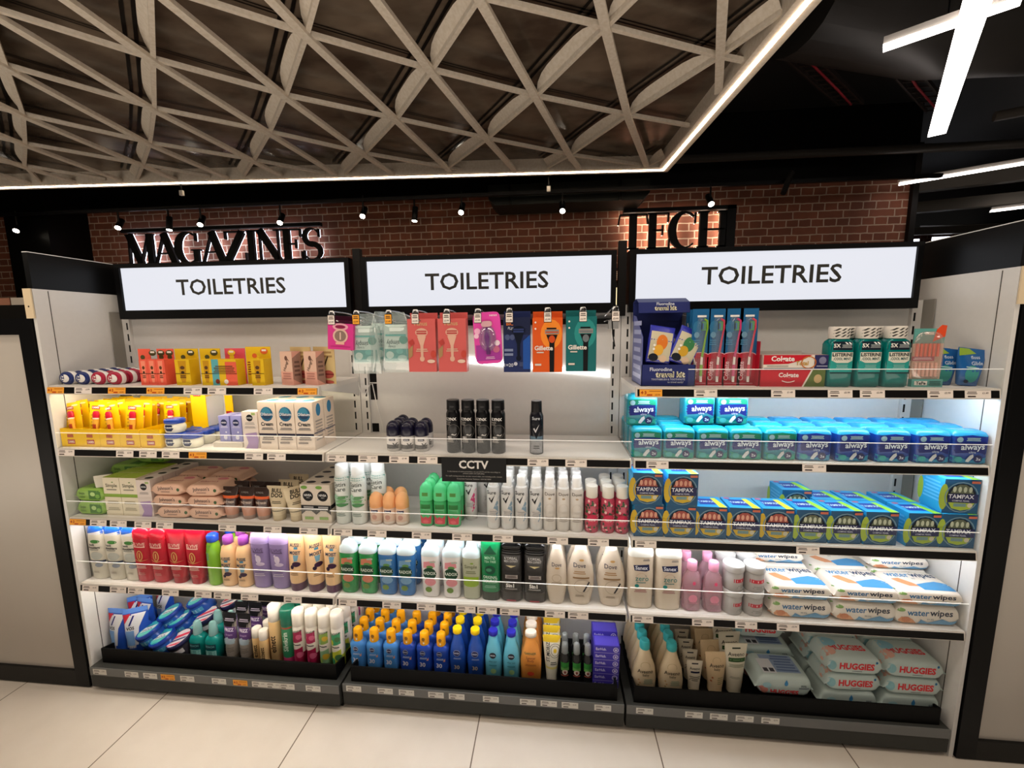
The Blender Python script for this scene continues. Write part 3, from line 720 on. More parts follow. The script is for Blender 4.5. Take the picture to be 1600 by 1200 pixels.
# ---------------------------------------------------------------- left bay, top shelf
def oval_tin(c,c2):
    b=MB(); W=M('eeeae4',.15)
    b.loft([(-.017,.018,.014,2.3,.022),(-.0165,.024,.019,2.3,.022,c),(-.010,.029,.0235,2.3,.022,W),(-.004,.030,.0242,2.3,.022,W),(.004,.030,.0242,2.3,.022,c),(.0165,.027,.021,2.3,.022),(.0185,.018,.014)],M(c,.15),24,'y')
    b.deco(lambda u,v,l:(u,-.017-l*EPS,v),[('e',0,.022,.018,.014,W),('p',[(-.016,.026),(-.011,.033),(-.003,.036),(-.002,.02),(-.009,.011),(-.014,.014)],c),('p',[(.002,.030),(.010,.034),(.015,.024),(.012,.018)],W),('l',-.011,-.004,.016,.03,2,W)])
    return Kind(b.build('oval_tin'),'tin')
K=oval_tin('1d2c66','b'); grid(K,'blue and white oval tin','blue oval tins at the left end of the top shelf',[.035,.099],.045,.040,5,Z1)
K=oval_tin('a61f3c','r'); grid(K,'red and white oval tin','red oval tins beside the blue ones',[.160,.222],.045,.040,5,Z1)
CORAL='e8604a';YEL='dcb41c'
def balm(cx0,cx1,bx0,bx1,cc,bc,h=.123,bh=.088,multi=None,topc='4d4a28'):
    card=MB().box(cx0,cx1,.021,.023,0,h,cc)
    card.deco(flatF(.021),[('e',cx0+.35*(cx1-cx0) if bx0>cx0+.02 else (bx0+bx1)/2,h*.76,.009,.008,topc if topc else '6b5a20'),('l',cx0+.004,cx0+.02,h*.25,h*.6,6,'7a3a1c'),('e',(bx0+bx1)/2,h*.88,.014,.010,topc),('r',(bx0+bx1)/2-.008,(bx0+bx1)/2+.008,h*.88,h*.93,'e8e2d4')] if cx1-cx0>.03 else [],nu=1)
    b=MB().box(bx0,bx1,-.018,.021,0,bh,bc); m=(bx0+bx1)/2;w_=bx1-bx0
    F=[('p',[(m-w_*.28,bh*.95),(m+w_*.28,bh*.95),(m+w_*.2,bh*.3),(m+w_*.12,bh*.1),(m-w_*.12,bh*.1),(m-w_*.2,bh*.3)],'f08c70' if cc==CORAL else 'c08c14'),('e',m,bh*.68,w_*.16,bh*.07,'5b3a1c'),('e',m,bh*.5,w_*.12,bh*.05,'3a2c1c'),('l',m-w_*.2,m+w_*.2,bh*.28,bh*.38,2,'4a2a14')]
    if multi: F=[('r',bx0,bx0+w_*.28,0,bh,'5aa6ac'),('r',bx0+w_*.55,bx1,0,bh*.9,'e06046'),('l',bx0+.006,bx1-.006,bh*.5,bh*.75,4,'5b3a1c'),('e',bx0+w_*.2,bh*.15,.008,.008,'7a2f18'),('e',bx0+w_*.55,bh*.14,.008,.008,'e8e0d4')]
    b.deco(flatF(-.018),F,nu=1); b.deco(flatF(-.018),[('r',bx0,bx1,bh*.44,bh*.46,'3a2a18')],6,1)
    return Kind(thing('lip_balm_pack',[('backing_card',card),('carton',b)]),'lip balm pack')
K=balm(-.047,-.0005,-.006,.0245,CORAL,CORAL); K.put(.343,.04,Z1,'coral lip balm carton with wide backing card, leftmost of the coral three','coral lip balm packs')
K=balm(.0,.0315,0,.0315,CORAL,CORAL); K.put(.3685,.04,Z1,'coral lip balm carton, middle of the coral three','coral lip balm packs'); K.put(.401,.04,Z1,'coral lip balm carton, right of the coral three','coral lip balm packs')
K=balm(-.042,.046,-.008,.046,YEL,YEL); K.put(.479,.04,Z1,'yellow lip balm pack standing against the coral cartons')
K=balm(-.038,.038,-.004,.036,YEL,YEL); K.put(.570,.04,Z1,'yellow lip balm pack standing alone left of the multicoloured one')
K=balm(-.03,.046,-.05,.042,'d84f5e',YEL,multi=1,topc='e8c02c'); K.put(.655,.04,Z1,'multicoloured blue and red lip balm pack between two yellow ones',sc=(.98,1,1))
K=balm(-.045,.046,.0,.046,'e0b61e',YEL,h=.128,topc='d8632c'); K.put(.748,.04,Z1,'yellow lip balm pack with orange corner, rightmost of the yellow packs')
card=MB().box(-.03,.06,.028,.03,0,.126,'d8c088').deco(flatF(.028),[('l',.0,.05,.09,.11,2,'a88a5c'),('s',) if 0 else ('p',[(.006,.05),(.03,.095),(.034,.092),(.012,.048)],'3a2a20'),('e',.03,.032,.024,.014,'b2564c'),('r',.006,.054,.031,.034,'6b1f22'),('e',.03,.006,.024,.006,'b2564c')],nu=1)
b=MB().box(-.026,.026,-.018,.018,0,.112,'d9a08e'); b.deco(flatF(-.018),[('r',-.026,.026,.045,.112,'dcb6a0'),('e',0,.09,.006,.008,'6b4a40'),('t','Hungry',0,.068,.011,'4a342c',1.15,.045),('l',-.018,.018,.02,.04,3,'b0776a')],nu=1)
b.deco(flatR(.026),[('p',[(-.018,.09),(.018,.112),(.018,.0),(-.018,.02)],'9c7a6c'),('l',-.012,.012,.03,.08,4,'6b5048')],nu=1)
K=Kind(thing('lip_kit_pack',[('backing_card',card),('carton',b)]),'lip kit pack')
K.put(.872,.05,Z1,'pink lip kit carton before a cream lips card, left one','pink lip kit packs',rz=-.25); K.put(.956,.05,Z1,'pink lip kit carton before a cream lips card, right one','pink lip kit packs',rz=-.25)
# ---------------------------------------------------------------- hooks, middle bay
HX=[1.05,1.132,1.238,1.325,1.425,1.523,1.621,1.738,1.844,1.94]
MB().box(1.045,1.96,.262,.275,1.36,1.385,'141414')
CH=M('c9c9c9',.15,1)
tag(MB().box(1.03,1.97,.270,.288,1.372,1.392,'141414').build('hook_rail'),'black rail holding the row of hooks below the middle sign','rail')
T2={1:'f0a437',2:'f0a437'}
for i,x in enumerate(HX):
    a=MB().tube([(0,.27,1.382),(0,.2,1.384),(0,.07,1.384),(0,.04,1.390)],.0022,CH,6); a.tube([(0,.27,1.40),(0,.1,1.417),(0,.025,1.418),(0,.012,1.41)],.0022,CH,6)
    t=MB().loft([(1.404,.010,.003,3,.012),(1.418,.009,.003,3,.012),(1.421,.006,.002,3,.012)],CH,12)
    tk=MB().box(-.0105,.0105,.005,.0065,1.378,1.406,M('e9ded4' if i not in T2 else 'f0a437',.5)); tk.box(-.0118,.0118,.0066,.008,1.376,1.408,'1a1a1a'); tk.deco(flatF(.005),[('l',-.008,.008,1.394,1.402,2,TXT),('t',prices[i%4],0,1.385,.005,TXT,0,.016)],nu=1)
    o=thing('display_hook',[('prong',a),('ticket_holder',t),('ticket',tk)]); o.location=(x,0,0)
    tag(o,('orange-ticketed' if i in T2 else 'white-ticketed')+' chrome hook, '+('leftmost','second from left','third from left','fourth from left','fifth from left','fifth from right','fourth from right','third from right','second from right','rightmost, empty but for a black tie')[i],'hook','chrome hooks under the middle sign')
tag(MB().tube([(1.935,.045,1.38),(1.938,.044,1.34),(1.945,.044,1.30)],.0022,'111111',6).box(1.925,1.955,.044,.06,1.355,1.38,M('8c8c8c',.3)).build('security_tag'),'grey security tag with a hanging black tie on the rightmost hook','tag')
HZ=1.408
b=MB().box(-.044,.044,-.014,.014,-.095,0,'d43a8c').box(-.044,.044,.012,.014,0,.016,'3a1226')
b.deco(flatF(-.014),[('r',-.044,.044,-.009,0,'3a1226'),('e',0,-.02,.027,.012,'e8a4b4'),('e',0,-.02,.018,.006,'8c1f4a'),('e',0,-.05,.026,.024,'e0b8a8'),('e',0,-.05,.020,.018,'8c7468'),('r',-.002,.002,-.062,-.038,'e8c8b8'),('r',-.016,.014,-.078,-.071,'e8b0a0'),('r',-.035,.035,-.0855,-.0845,'8c1f4a')],nu=1)
K=Kind(b.build('mirror_pack'),'hanging pack'); K.put(1.058,.062,HZ-.018,'bright pink mirror pack hanging from the leftmost hook',ry=.06)
def bagpack():
    m=clear('d8ece8',.3,.12)
    b=MB(); W_,H_=.052,.20; n=9
    b.loft([(-H_,W_*.96,.002,4),(-H_+.02,W_,.010),(-.12,W_*.93,.017),(-.06,W_*.98,.012),(-.02,W_*.7,.004),(0,W_*.55,.0015)],m,24)
    L=MB().loft([(-.165,.044,.010,3,0),(-.155,.046,.012,3,0),(-.04,.042,.010,3,0)],M('cfe0d8',.3),20)
    L.deco(L.front(),[('r',-.04,.04,-.16,-.12,'3a9c96'),('e',-.022,-.14,.014,.012,'c4dcd4'),('e',.02,-.15,.016,.01,'a4ccc4'),('e',.012,-.128,.012,.009,'58b4ac'),('t','simply',-.010,-.098,.016,'2a4a48',PI,.045),('t','VENUS',-.014,-.112,.006,'4a6a66',0,.03),('e',.026,-.09,.014,.014,'1f8c78'),('r',-.035,.035,-.078,-.072,'4ab0a8'),('r',-.02,.03,-.062,-.05,'ddeae4')])
    R=MB()
    for k in range(3): R.tube([(-.02+.02*k,.008,-.15),(-.018+.02*k,.007,-.1),(-.018+.02*k,.004,-.05)],.004,M('4cb8b8',.25),8); R.box(-.03+.02*k,-.008+.02*k,.0,.01,-.052,-.042,M('9adada',.25))
    return Kind(thing('razor_bag',[('film',b),('insert',L),('razor',R)]),'hanging pack')
K=bagpack(); K.put(1.132,.07,HZ+.005,'clear bag of teal disposable razors hanging from the second hook from left','teal razor bags'); K.put(1.178,.10,HZ+.012,'clear bag of teal razors hanging turned between the two orange-ticketed hooks','teal razor bags',rz=1.1); K.put(1.237,.075,HZ+.008,'clear bag of teal disposable razors hanging from the third hook from left','teal razor bags')
def razorart(c,c2,x=0,top=-.05,L=.085):
    return [('e',x,top-.012,.021,.014,c),('r',x-.017,x+.017,top-.018,top-.006,c2),('r',x-.019,x+.019,top-.0125,top-.0105,c),('p',[(x-.015,top-.024),(x+.015,top-.024),(x+.005,top-.055),(x+.004,top-L),(x-.004,top-L),(x-.005,top-.055)],c),('e',x,top-L,.008,.009,c)]
b=[('t','Venus',-.004,-.035,.014,'c9a878',0,.05),*razorart('dcae98','b84a48',0,-.052,.098),('l',-.02,.02,-.126,-.117,2,'d8b49c'),('p',[(-.046,-.095),(-.03,-.085),(-.024,-.1),(-.036,-.108)],'b4423c'),('p',[(-.046,-.12),(-.03,-.105),(-.032,-.14),(-.044,-.15)],'a8845c'),('e',.038,-.135,.009,.012,'c4483c'),('e',.03,-.158,.013,.006,'e4c4b0')]
K=hangcard('razor_box',.093,.193,.034,'cf5f5c',b); K.put(1.327,.075,HZ+.005,'salmon pink razor box hanging, left of the two alike','salmon razor boxes'); K.put(1.428,.075,HZ+.005,'salmon pink razor box hanging, right of the two alike','salmon razor boxes')
b=MB().loft([(-.003,.044,.082,7,-.083),(.0,.045,.083,7,-.083)],M('e04aa8',.35),28,'y').deco(lambda u,v,l:(u,-.0035-l*EPS,v),[('r',-.04,.04,-.155,-.105,'a83a9c'),('t','venus',.022,-.012,.008,'f4e4ec',0,.03),('e',-.032,-.06,.010,.010,'f4b4d4'),('e',-.036,-.075,.008,.008,'f4c4dc'),('e',.03,-.10,.009,.009,'f0d8e4'),('e',.026,-.12,.011,.011,'c46a8c'),('l',-.01,.02,-.15,-.143,2,'e8b4dc')],nu=1)
bl=MB().loft([(-.016,.016,.026,2.4,-.085),(-.012,.024,.036,2.4,-.085),(-.0035,.028,.042,2.4,-.085)],clear('c8a0d8',.35,.1),20,'y'); rz_=MB().loft([(-.013,.017,.009,3,-.038),(-.004,.018,.01,3,-.038)],M('d8a8b0',.3),16,'y'); rz_.tube([(0,-.008,-.05),(0,-.009,-.08),(0,-.008,-.135)],[.006,.011,.006],M('6c3a78',.35),10)
K=Kind(thing('razor_pack',[('card',b),('blister',bl),('razor',rz_)]),'hanging pack'); K.put(1.541,.06,HZ+.004,'magenta razor blister pack hanging, right of the salmon boxes',ry=-.05)
b=[('r',-.043,.043,-.075,-.02,'1a2140'),('t','BIC',-.022,-.04,.011,'e07a2c',0,.024),('t','FLEX 3',-.012,-.056,.008,'c8ccd8',-.15,.04),('e',-.03,-.083,.008,.009,'4a557c'),('e',-.014,-.083,.008,.009,'4a557c'),('r',-.04,-.012,-.128,-.12,'7c88a8'),('r',-.04,-.012,-.142,-.134,'7c88a8'),('t','1=20',-.026,-.172,.011,'ccd0dc',0,.03),('e',-.004,-.168,.006,.006,'b8bccc'),('r',.008,.034,-.176,-.162,'3a4468'),('p',[(.02,-.095),(.043,-.075),(.043,-.185),(.02,-.185)],'1f4fa0'),*razorart('0f1626','2c3a6c',.006,-.05,.10)]
K=hangcard('razor_box',.086,.195,.034,'202c5c',b); K.put(1.639,.075,HZ+.006,'dark navy razor pack hanging, left of the orange box')
def gil(name,bg,glow,c1,lab,x,z):
    g=[('e',.012,-.072,.034,.046,glow),('r',-.003,.028,-.057,-.052,'16181c'),('r',-.008,.036,-.072,-.058,'8c8884'),('r',-.006,.034,-.068,-.064,c1),('p',[(-.004,-.074),(.032,-.074),(.022,-.100),(.021,-.1925),(.007,-.1925),(.006,-.1)],'141518'),('e',.014,-.088,.010,.012,c1),('t','Gillette',-.012,-.116,.014,'ece4dc',0,.062,.03),('l',-.034,-.012,-.132,-.128,1,'d8ccc0'),('l',-.04,-.02,-.172,-.166,1,'d8ccc0'),('e',-.038,-.035,.003,.003,'ece4dc'),('e',-.038,-.055,.003,.003,'ece4dc')]
    K=hangcard('razor_box',.095,.193,.034,bg,g); K.put(x,.075,z,lab)
gil('o','d9581c','f08a2c','c84a1c','orange razor box with black razor picture hanging from a hook',1.737,HZ+.004)
gil('t','17696a','2c8c88','6c7478','teal razor box with black razor picture, rightmost hanging box',1.843,HZ+.006)
tag(MB().box(0,.56,-.006,0,-.009,.009,M('ffffff',.3,0,5)).build('reflection_strip'),'white reflection on the back panel below the hanging boxes, made as a glowing strip','reflection'); bpy.data.objects['reflection_strip'].location=(1.42,.288,1.243); bpy.data.objects['reflection_strip'].rotation_euler=(0,.102,0)  # glowing strip put in for a reflection on the glossy back panel
# ---------------------------------------------------------------- right bay, top shelf
NV='232c66'
e=empty('travel_kit_display'); e.location=(2.105,.105,Z1); tag(e,'tall navy travel kit display box with folded header at the left of the right bay','display box')
t=MB(); w2=.08
t.box(-w2,w2,-.075,-.073,0,.066,NV); t.box(-w2,w2,.073,.075,0,.255,NV); t.box(-w2,w2,-.075,.075,0,.002,'8c8c94')
for s_ in (-1,1):
    xx=s_*w2; t.prism([(-.075,0),(-.075,.066),(-.03,.12) if s_>0 else (-.075,.15),(.03,.215),(.075,.22),(.075,0)],min(xx,xx-s_*.002),max(xx,xx-s_*.002),M('5a62a0' if s_<0 else 'b8b4ac',.4),'x')
t.deco(flatL(-w2),[('l',-.06,.06,.02,.2,7,'aab0d8')],nu=1)
t.deco(flatF(-.075),[('t','Fluorodine',-.022,.052,.011,'c8ccd8',0,.09,.02),('t','travel kit',.006,.036,.017,'d8d4b8',0,.095,.05),('t','travel kit',.006,.036,.015,'17161c',0,.090,.0),('t','TOOTHBRUSH & TOOTHPASTE',.0,.021,.0055,'b8bccc',0,.1),('t','to travel easily!',.022,.012,.0055,'b8bccc',0,.06)],nu=1); t.build('tray',e)
h=MB(); h.prism([(.074,.2),(.074,.262),(.03,.272),(-.012,.258),(-.02,.225),(-.018,.224),(-.010,.256),(.03,.270),(.072,.26),(.072,.2)],-w2-.002,w2-.006,M(NV,.4),'x')
h.deco(lambda u,v,l:(u,-.013-l*EPS+(.258-v)*-.24,v),[('t','Fluorodine',0,.2525,.009,'c8ccd8',0,.09,.02),('t','travel kit',0,.239,.013,'d8d4b8',0,.085,.05),('t','travel kit',0,.239,.0115,'17161c',0,.081,.0)],nu=1); h.build('header',e)
def pouch(c1,c2):
    b=MB().loft([(0,.030,.002,3),(.006,.031,.007),(.06,.032,.010),(.085,.031,.006),(.092,.032,.0015),(.097,.032,.0012)],M('3238a8',.2),20)
    b.deco(b.front(),[('r',-.027,.027,.004,.082,M('c8c0a4',.2)),('e',.002,.055,.014,.020,c1),('e',-.004,.034,.012,.014,c2),('e',-.014,.014,.012,.010,'20242c'),('e',.010,.014,.010,.009,'d4b89c'),('e',-.016,.035,.003,.003,'f0ece4'),('e',-.016,.045,.003,.003,'f0ece4')])
    return Kind(b.build('travel_pouch'),'pouch')
K=pouch('d8762c','e0a83c'); K.put(2.075,.048,Z1+.068,'clear pouch with orange contents in the navy travel kit display',ry=.16,rx=-.15,sc=1.2)
K=pouch('3c7a4c','c89c30'); K.put(2.138,.048,Z1+.066,'clear pouch with green contents leaning right in the travel kit display',ry=.42,rx=-.15,sc=1.2)
K=pouch('2c2f50','4a4e6c'); K.put(2.09,.12,Z1+.085,'dark pouch leaning at the back of the navy travel kit display',ry=.7,rx=-.2)
def tbrush(c):
    card=MB().box(-.026,.026,0,.0012,0,.095,'b01c30').box(-.026,.026,0,.0012,.095,.233,'1c5c8c')
    card.deco(flatF(0),[('e',0,.094,.026,.009,'d8a8b0'),('e',0,.0915,.026,.009,'b01c30'),('t','Colgate',-.013,.045,.0145,'e0b4b8',PI/2,.058,.02),('r',-.012,.014,.208,.214,'e8e4e0'),('e',-.010,.178,.014,.020,'2f6f98'),('e',-.012,.155,.008,.009,'6c98b4'),('l',-.022,-.002,.125,.14,3,'4a86ac'),('r',-.02,.02,.006,.008,'d88894')],nu=1)
    bl=MB().loft([(-.013,.010,.09,3.5,.112),(-.010,.013,.094,3.5,.112),(-.0003,.015,.098,3.5,.112)],clear('e8f0f4',.10,.06),20,'y')
    br=MB().tube([(.004,-.006,.012),(.003,-.006,.05),(.004,-.007,.09)],[.004,.004,.0035],M('e4dcd4',.3),8); br.tube([(.004,-.007,.088),(.008,-.008,.12),(.013,-.007,.155),(.016,-.007,.175),(.014,-.007,.197),(.006,-.007,.203)],[.0036,.0032,.0026,.003,.004,.003],M(c,.3),8)
    br.tube([(.003,-.0065,.03),(.0035,-.007,.065)],.0043,M(c,.3),8); br.box(.0,.011,-.011,-.003,.168,.195,M('4c8c5c',.4)); br.box(.0,.004,-.012,-.003,.172,.19,M('3c6c98',.4))
    return Kind(thing('toothbrush_pack',[('backing_card',card),('toothbrush',br),('blister',bl)]),'toothbrush pack')
xs=[2.202,2.250,2.297,2.340]
for i,(x,c) in enumerate(zip(xs,('7ca428','c43c54','c4386c','cc4050'))):
    K=tbrush(c); K.put(x,.05,Z1,f'{("green","red","pink","red")[i]} toothbrush in blue and red packaging, {("leftmost","second from left","second from right","rightmost")[i]} of four',None if i==0 else 'red and pink toothbrush packs')
    for j in (1,2): K.put(x+.003,.05+j*.035,Z1,f'{("green","red","pink","red")[i]} toothbrush pack standing {("second","third")[j-1]} row, {("leftmost","second from left","second from right","rightmost")[i]} column','toothbrush packs behind the front row')
t=MB().box(2.183,2.375,.20,.202,0,.15,'a8182c').box(2.366,2.3675,.03,.20,0,.135,'a8182c').box(2.183,2.185,.08,.20,0,.14,'d8b4b0'); o=t.build('toothbrush_tray'); o.location.z=Z1; tag(o,'red cardboard tray standing around the toothbrush packs','display tray')
b=MB().box(-.09,.09,-.02,.02,0,.042,'e4dcd0'); b.deco(flatF(-.02),[('p',[(-.09,.042),(.045,.042),(.02,.028),(-.02,.016),(-.09,.014)],'c41c2c'),('r',.052,.09,0,.042,'2c2c5c'),('t','Colgate',-.036,.029,.015,'f0e8e4',0,.088,.03),('t','Total',.018,.018,.012,'c49a4c',0,.04,.03),('o',.036,.02,.021,.019,.003,'c4702c'),('e',.074,.026,.010,.011,'7c7c98'),('l',-.08,-.02,.008,.011,1,'a49c94'),('l',.058,.088,.008,.011,1,'9c9cb4'),('r',-.09,.05,.0,.003,'2c2c5c')],nu=1); b.deco(flatT(.042),[('r',-.09,.09,-.02,.02,'c8a8a0')],nu=1)
K=Kind(b.build('toothpaste_carton'),'toothpaste box'); K.put(2.468,.048,Z1+.052,'red and white toothpaste carton lying on the all-red one')
b=MB().box(-.09,.09,-.022,.022,0,.05,'c01828'); b.deco(flatF(-.022),[('p',[(.055,.05),(.09,.05),(.09,0),(.032,0)],'5c6c34'),('p',[(.050,.05),(.055,.05),(.032,0),(.027,0)],'e8dcd0'),('e',.07,.024,.011,.013,'c4a878'),('t','Colgate',-.012,.033,.013,'f0e0dc',0,.062,.03),*[('p',[(-.03+.005*k,.019-.0045*math.sin(PI*k/7)),(-.025+.005*k,.019-.0045*math.sin(PI*(k+1)/7)),(-.025+.005*k,.0165-.0045*math.sin(PI*(k+1)/7)),(-.03+.005*k,.0165-.0045*math.sin(PI*k/7))],'f0e0dc') for k in range(7)]],nu=1)
K=Kind(b.build('toothpaste_carton'),'toothpaste box'); K.put(2.463,.05,Z1,'all-red toothpaste carton lying directly on the shelf')
t=MB().box(-.085,.09,.06,.062,0,.10,'c9c4bc').box(.088,.09,-.03,.06,0,.095,'d8d4cc').prism([(-.03,0),(.06,0),(.06,.10),(.03,.10),(-.03,.05)],-.087,-.085,M('bdb8b0',.5),'x'); o=t.build('toothpaste_tray'); o.location=(2.462,.09,Z1); tag(o,'open grey cardboard tray standing behind the toothpaste cartons','display tray')
G='1f7f78'
def listerine():
    gm=gel('0f8a86',.08)
    b=MB().loft([(0,.030,.020,5,0,gm),(.004,.034,.024,5),(.125,.034,.024,5),(.133,.031,.022,4.5),(.138,.026,.019,3.5),(.141,.023,.018,3)],gm,28)
    b.deco(b.front(),[('r',-.031,.031,.108,.133,'1c2430'),('t','5X',-.016,.121,.011,'e8e4dc',0,.018,.03),('l',-.004,.024,.115,.124,3,'a8acac'),('p',[(.004,.131),(.009,.131),(.014,.125),(.009,.125)],'f0f0ee'),('p',[(.013,.131),(.018,.131),(.023,.125),(.018,.125)],'f0f0ee'),('r',-.030,.030,.042,.102,'2c9c94'),('p',[(-.028,.102),(.028,.102),(.028,.078),(.015,.071),(-.015,.071),(-.028,.078)],'dcd8c8'),('t','LISTERINE',0,.095,.0095,'16181c',0,.054,.035),('t','COOL MINT',0,.083,.0075,'1c4c50',0,.046,.02),('l',-.016,.016,.056,.066,3,'8cc4bc'),('r',-.030,.030,.040,.044,'14383c')])
    c=MB(); cyl(c,.141,.176,.0265,M('dcd6cc',.35),24)
    for k in range(3): c.deco(c.front(),[('p',[(-.024+.014*k,.146+.009*q),(-.018+.014*k,.146+.009*q),(-.009+.014*k,.153+.009*q),(-.015+.014*k,.153+.009*q)],'3a3834') for q in range(3)])
    return Kind(thing('mouthwash_bottle',[('body',b),('cap',c)]),'mouthwash bottle')
K=listerine(); grid(K,'teal mouthwash bottle with white striped cap','mouthwash bottles on the top shelf',[2.592,2.668,2.744],.046,.06,[1,2,2],Z1,.5)
b=MB().loft([(-.008,.030,.060,3.5,.085),(-.004,.040,.072,3.5,.085),(.0,.041,.075,3.5,.085)],clear('f0dcd0',.25,.1),24,'y')
cd_=MB().box(-.04,.041,.0005,.003,.125,.168,'5c9c94').box(-.041,.041,-.010,.003,0,.022,'5ca098').box(-.04,.04,.0005,.003,.022,.125,'e0b8a0')
cd_.prism([(.010,.13),(.041,.145),(.043,.176),(.03,.178),(.018,.165)],-.0005,.0005,'d84c28'); cd_.deco(flatF(-.010),[('r',-.034,.0,.005,.017,'e8e4dc'),('t','TePe',-.017,.011,.009,'2c3c3c',0,.028,.03),('l',.004,.036,.005,.017,3,'2c5c58')],nu=1)
cd_.deco(flatF(.0005),[('r',-.012,.012,.150,.158,'e8d8cc'),('r',-.04,.02,.075,.088,'c42c5c'),('l',-.036,.014,.079,.084,2,'f0d0d8')],nu=1)
br=MB()
for k in range(6): br.tube([(-.03+.011*k,-.002,.03),(-.03+.011*k,-.002,.07)],.0032,M('e8b09c',.35),6); br.tube([(-.03+.011*k,-.002,.088),(-.03+.011*k,-.002,.125)],.0036,M('d8583c',.35),6)
K=Kind(thing('dental_pick_pack',[('card',cd_),('pick',br),('blister',b)]),'dental pick pack'); K.put(2.832,.04,Z1,'clear pack of orange interdental picks right of the mouthwash',ry=0)
def floss():
    b=MB().loft([(0,.022,.003,3),(.004,.026,.010),(.045,.030,.014),(.07,.036,.008),(.09,.038,.003),(.11,.038,.0015)],M('1f5c9c',.25),20)
    b.deco(b.front(),[('e',0,.035,.018,.025,'2c8c84'),('p',[(-.036,.108),(-.010,.108),(.01,.096),(-.034,.085)],'8cac3c'),('t','floss',.008,.085,.010,'c4d4e4',.15,.04),('t','Glide',.012,.068,.011,'c4d4e4',.15,.036),('r',-.018,.016,.052,.055,'b4d0d8'),('e',-.012,.012,.006,.005,'16243c')])
    return Kind(b.build('floss_pack'),'floss pack')
K=floss(); K.put(2.905,.075,Z1,'blue and green floss pack, left one, beside the dental picks','floss packs',ry=.12,rx=-.1); K.put(2.957,.055,Z1,'blue and green floss pack, right one, at the end panel','floss packs',ry=.14,rx=-.1); K.put(2.93,.13,Z1,'blue and green floss pack standing behind the front two','floss packs',ry=.1,rx=-.1)
# ---------------------------------------------------------------- left bay, second shelf
YC='f0c20c'
tray=MB().box(-.0385,.0385,-.002,0,0,.066,YC).box(-.0385,.0385,.0,.235,0,.002,'e8d080').box(-.0385,-.0372,0,.235,0,.066,YC).box(.0372,.0385,0,.235,0,.066,YC)
tray.deco(flatF(-.002),[('r',-.014,.016,.010,.026,'a81c2c'),('t','CARMEX',.001,.018,.008,'f4e4d0',.0,.026,.03),('r',-.012,.012,.034,.046,'b85c30')],nu=1)
KT=Kind(tray.build('lip_balm_tray'),'display tray')
def carmex():
    c=MB().box(-.030,.030,0,.0012,0,.118,YC); c.deco(flatF(0),[('r',-.022,.006,.096,.107,'b01c30'),('t','CARMEX',-.008,.1015,.006,'f4e8e0',0,.024,.03),('e',.012,.108,.012,.003,'e8d8a0'),('l',-.024,-.008,.02,.08,6,'c89820')],nu=1)
    t=MB().loft([(.02,.007,.006,2,-.006,M('e8a83c',.3)),(.058,.010,.006,2,-.006),(.066,.009,.006,2,-.006,M('f0e0d0',.3)),(.070,.010,.006,2,-.006,M('c41c34',.25)),(.086,.010,.006,2,-.006),(.091,.006,.004,2,-.006)],M('e8a83c',.3),14); t.deco(t.front(),[('r',-.006,.006,.03,.05,'a83c1c')])
    return Kind(thing('lip_balm_card',[('card',c),('tube',t)]),'lip balm')
KC=carmex(); TX=[.037,.114,.192,.270,.350]
for i,x in enumerate(TX):
    KT.put(x,.018,Z2,f'low yellow cardboard tray of lip balms, {colw(i,5,"")} of five','yellow lip balm trays',sc=(1.0,1,1))
    for j in range(7):
        if i==4 and j<2: continue
        KC.put(x+random.uniform(-.003,.003)+(.006 if i in(1,4) else -.004),.034+j*.030,Z2+.022+(.003 if j else 0),f'yellow red-capped lip balm card, {roww(j,7)}, {colw(i,5,"")} tray of five','yellow lip balm cards',ry=((-.16,.03,-.18,.03,.25)[i] if j<2 else random.uniform(-.06,.06)),rx=-.12,sc=1.14 if j<2 else 1.05)
t=MB().box(-.06,.0,-.004,-.002,0,.19,YC).box(-.06,-.058,-.002,.09,0,.18,YC).prism([(-.004,.19),(.05,.19),(.03,.165),(-.002,.165)],-.06,.0,M(YC,.4),'x').box(-.012,-.010,0,.09,0,.185,'e8e8ec').box(-.012,.03,.088,.09,0,.18,'eceae8').box(.03,.062,.05,.052,.02,.165,YC)
t.deco(flatF(-.004),[('r',-.048,-.018,.166,.180,'b01c30'),('t','CARMEX',-.033,.173,.007,'f4e8e0',0,.026,.03)],nu=1); t.deco(flatF(.05),[('r',.032,.056,.06,.10,'b01c30'),('t','X',.040,.08,.022,'f4e8e0')],nu=1)
o=t.build('lip_balm_display_box'); o.location=(.47,.135,Z2); tag(o,'tall opened yellow lip balm display box with white inside','display box')
def vas():
    b=MB().loft([(0,.024,.021,2.6,0,M('e9e6d4',.3)),(.004,.029,.025,2.6),(.022,.031,.027,2.6),(.032,.028,.024,2.6),(.034,.026,.022)],M('e9e6d4',.3),24); b.deco(b.front(),[('p',[(-.016,.030),(.010,.030),(.016,.018),(.008,.008),(-.010,.008),(-.018,.018)],'16244c'),('t','Vaseline',-.002,.020,.006,'c4d0e4',0,.022)])
    c=MB().loft([(.034,.030,.026,2.6),(.036,.031,.027,2.6),(.046,.031,.027,2.6),(.050,.028,.024,2.6),(.0505,.02,.017)],M('2344a4',.25),24)
    return Kind(thing('jelly_tub',[('tub',b),('lid',c)]),'tub')
K=vas(); grid(K,'small white petroleum jelly tub with blue lid','petroleum jelly tubs with blue lids',[.420,.485],.045,.052,[5,5],Z2,.5)
K.put(.418,.05,Z2+.0508,'white jelly tub with blue lid, stacked on top of another','petroleum jelly tubs with blue lids')
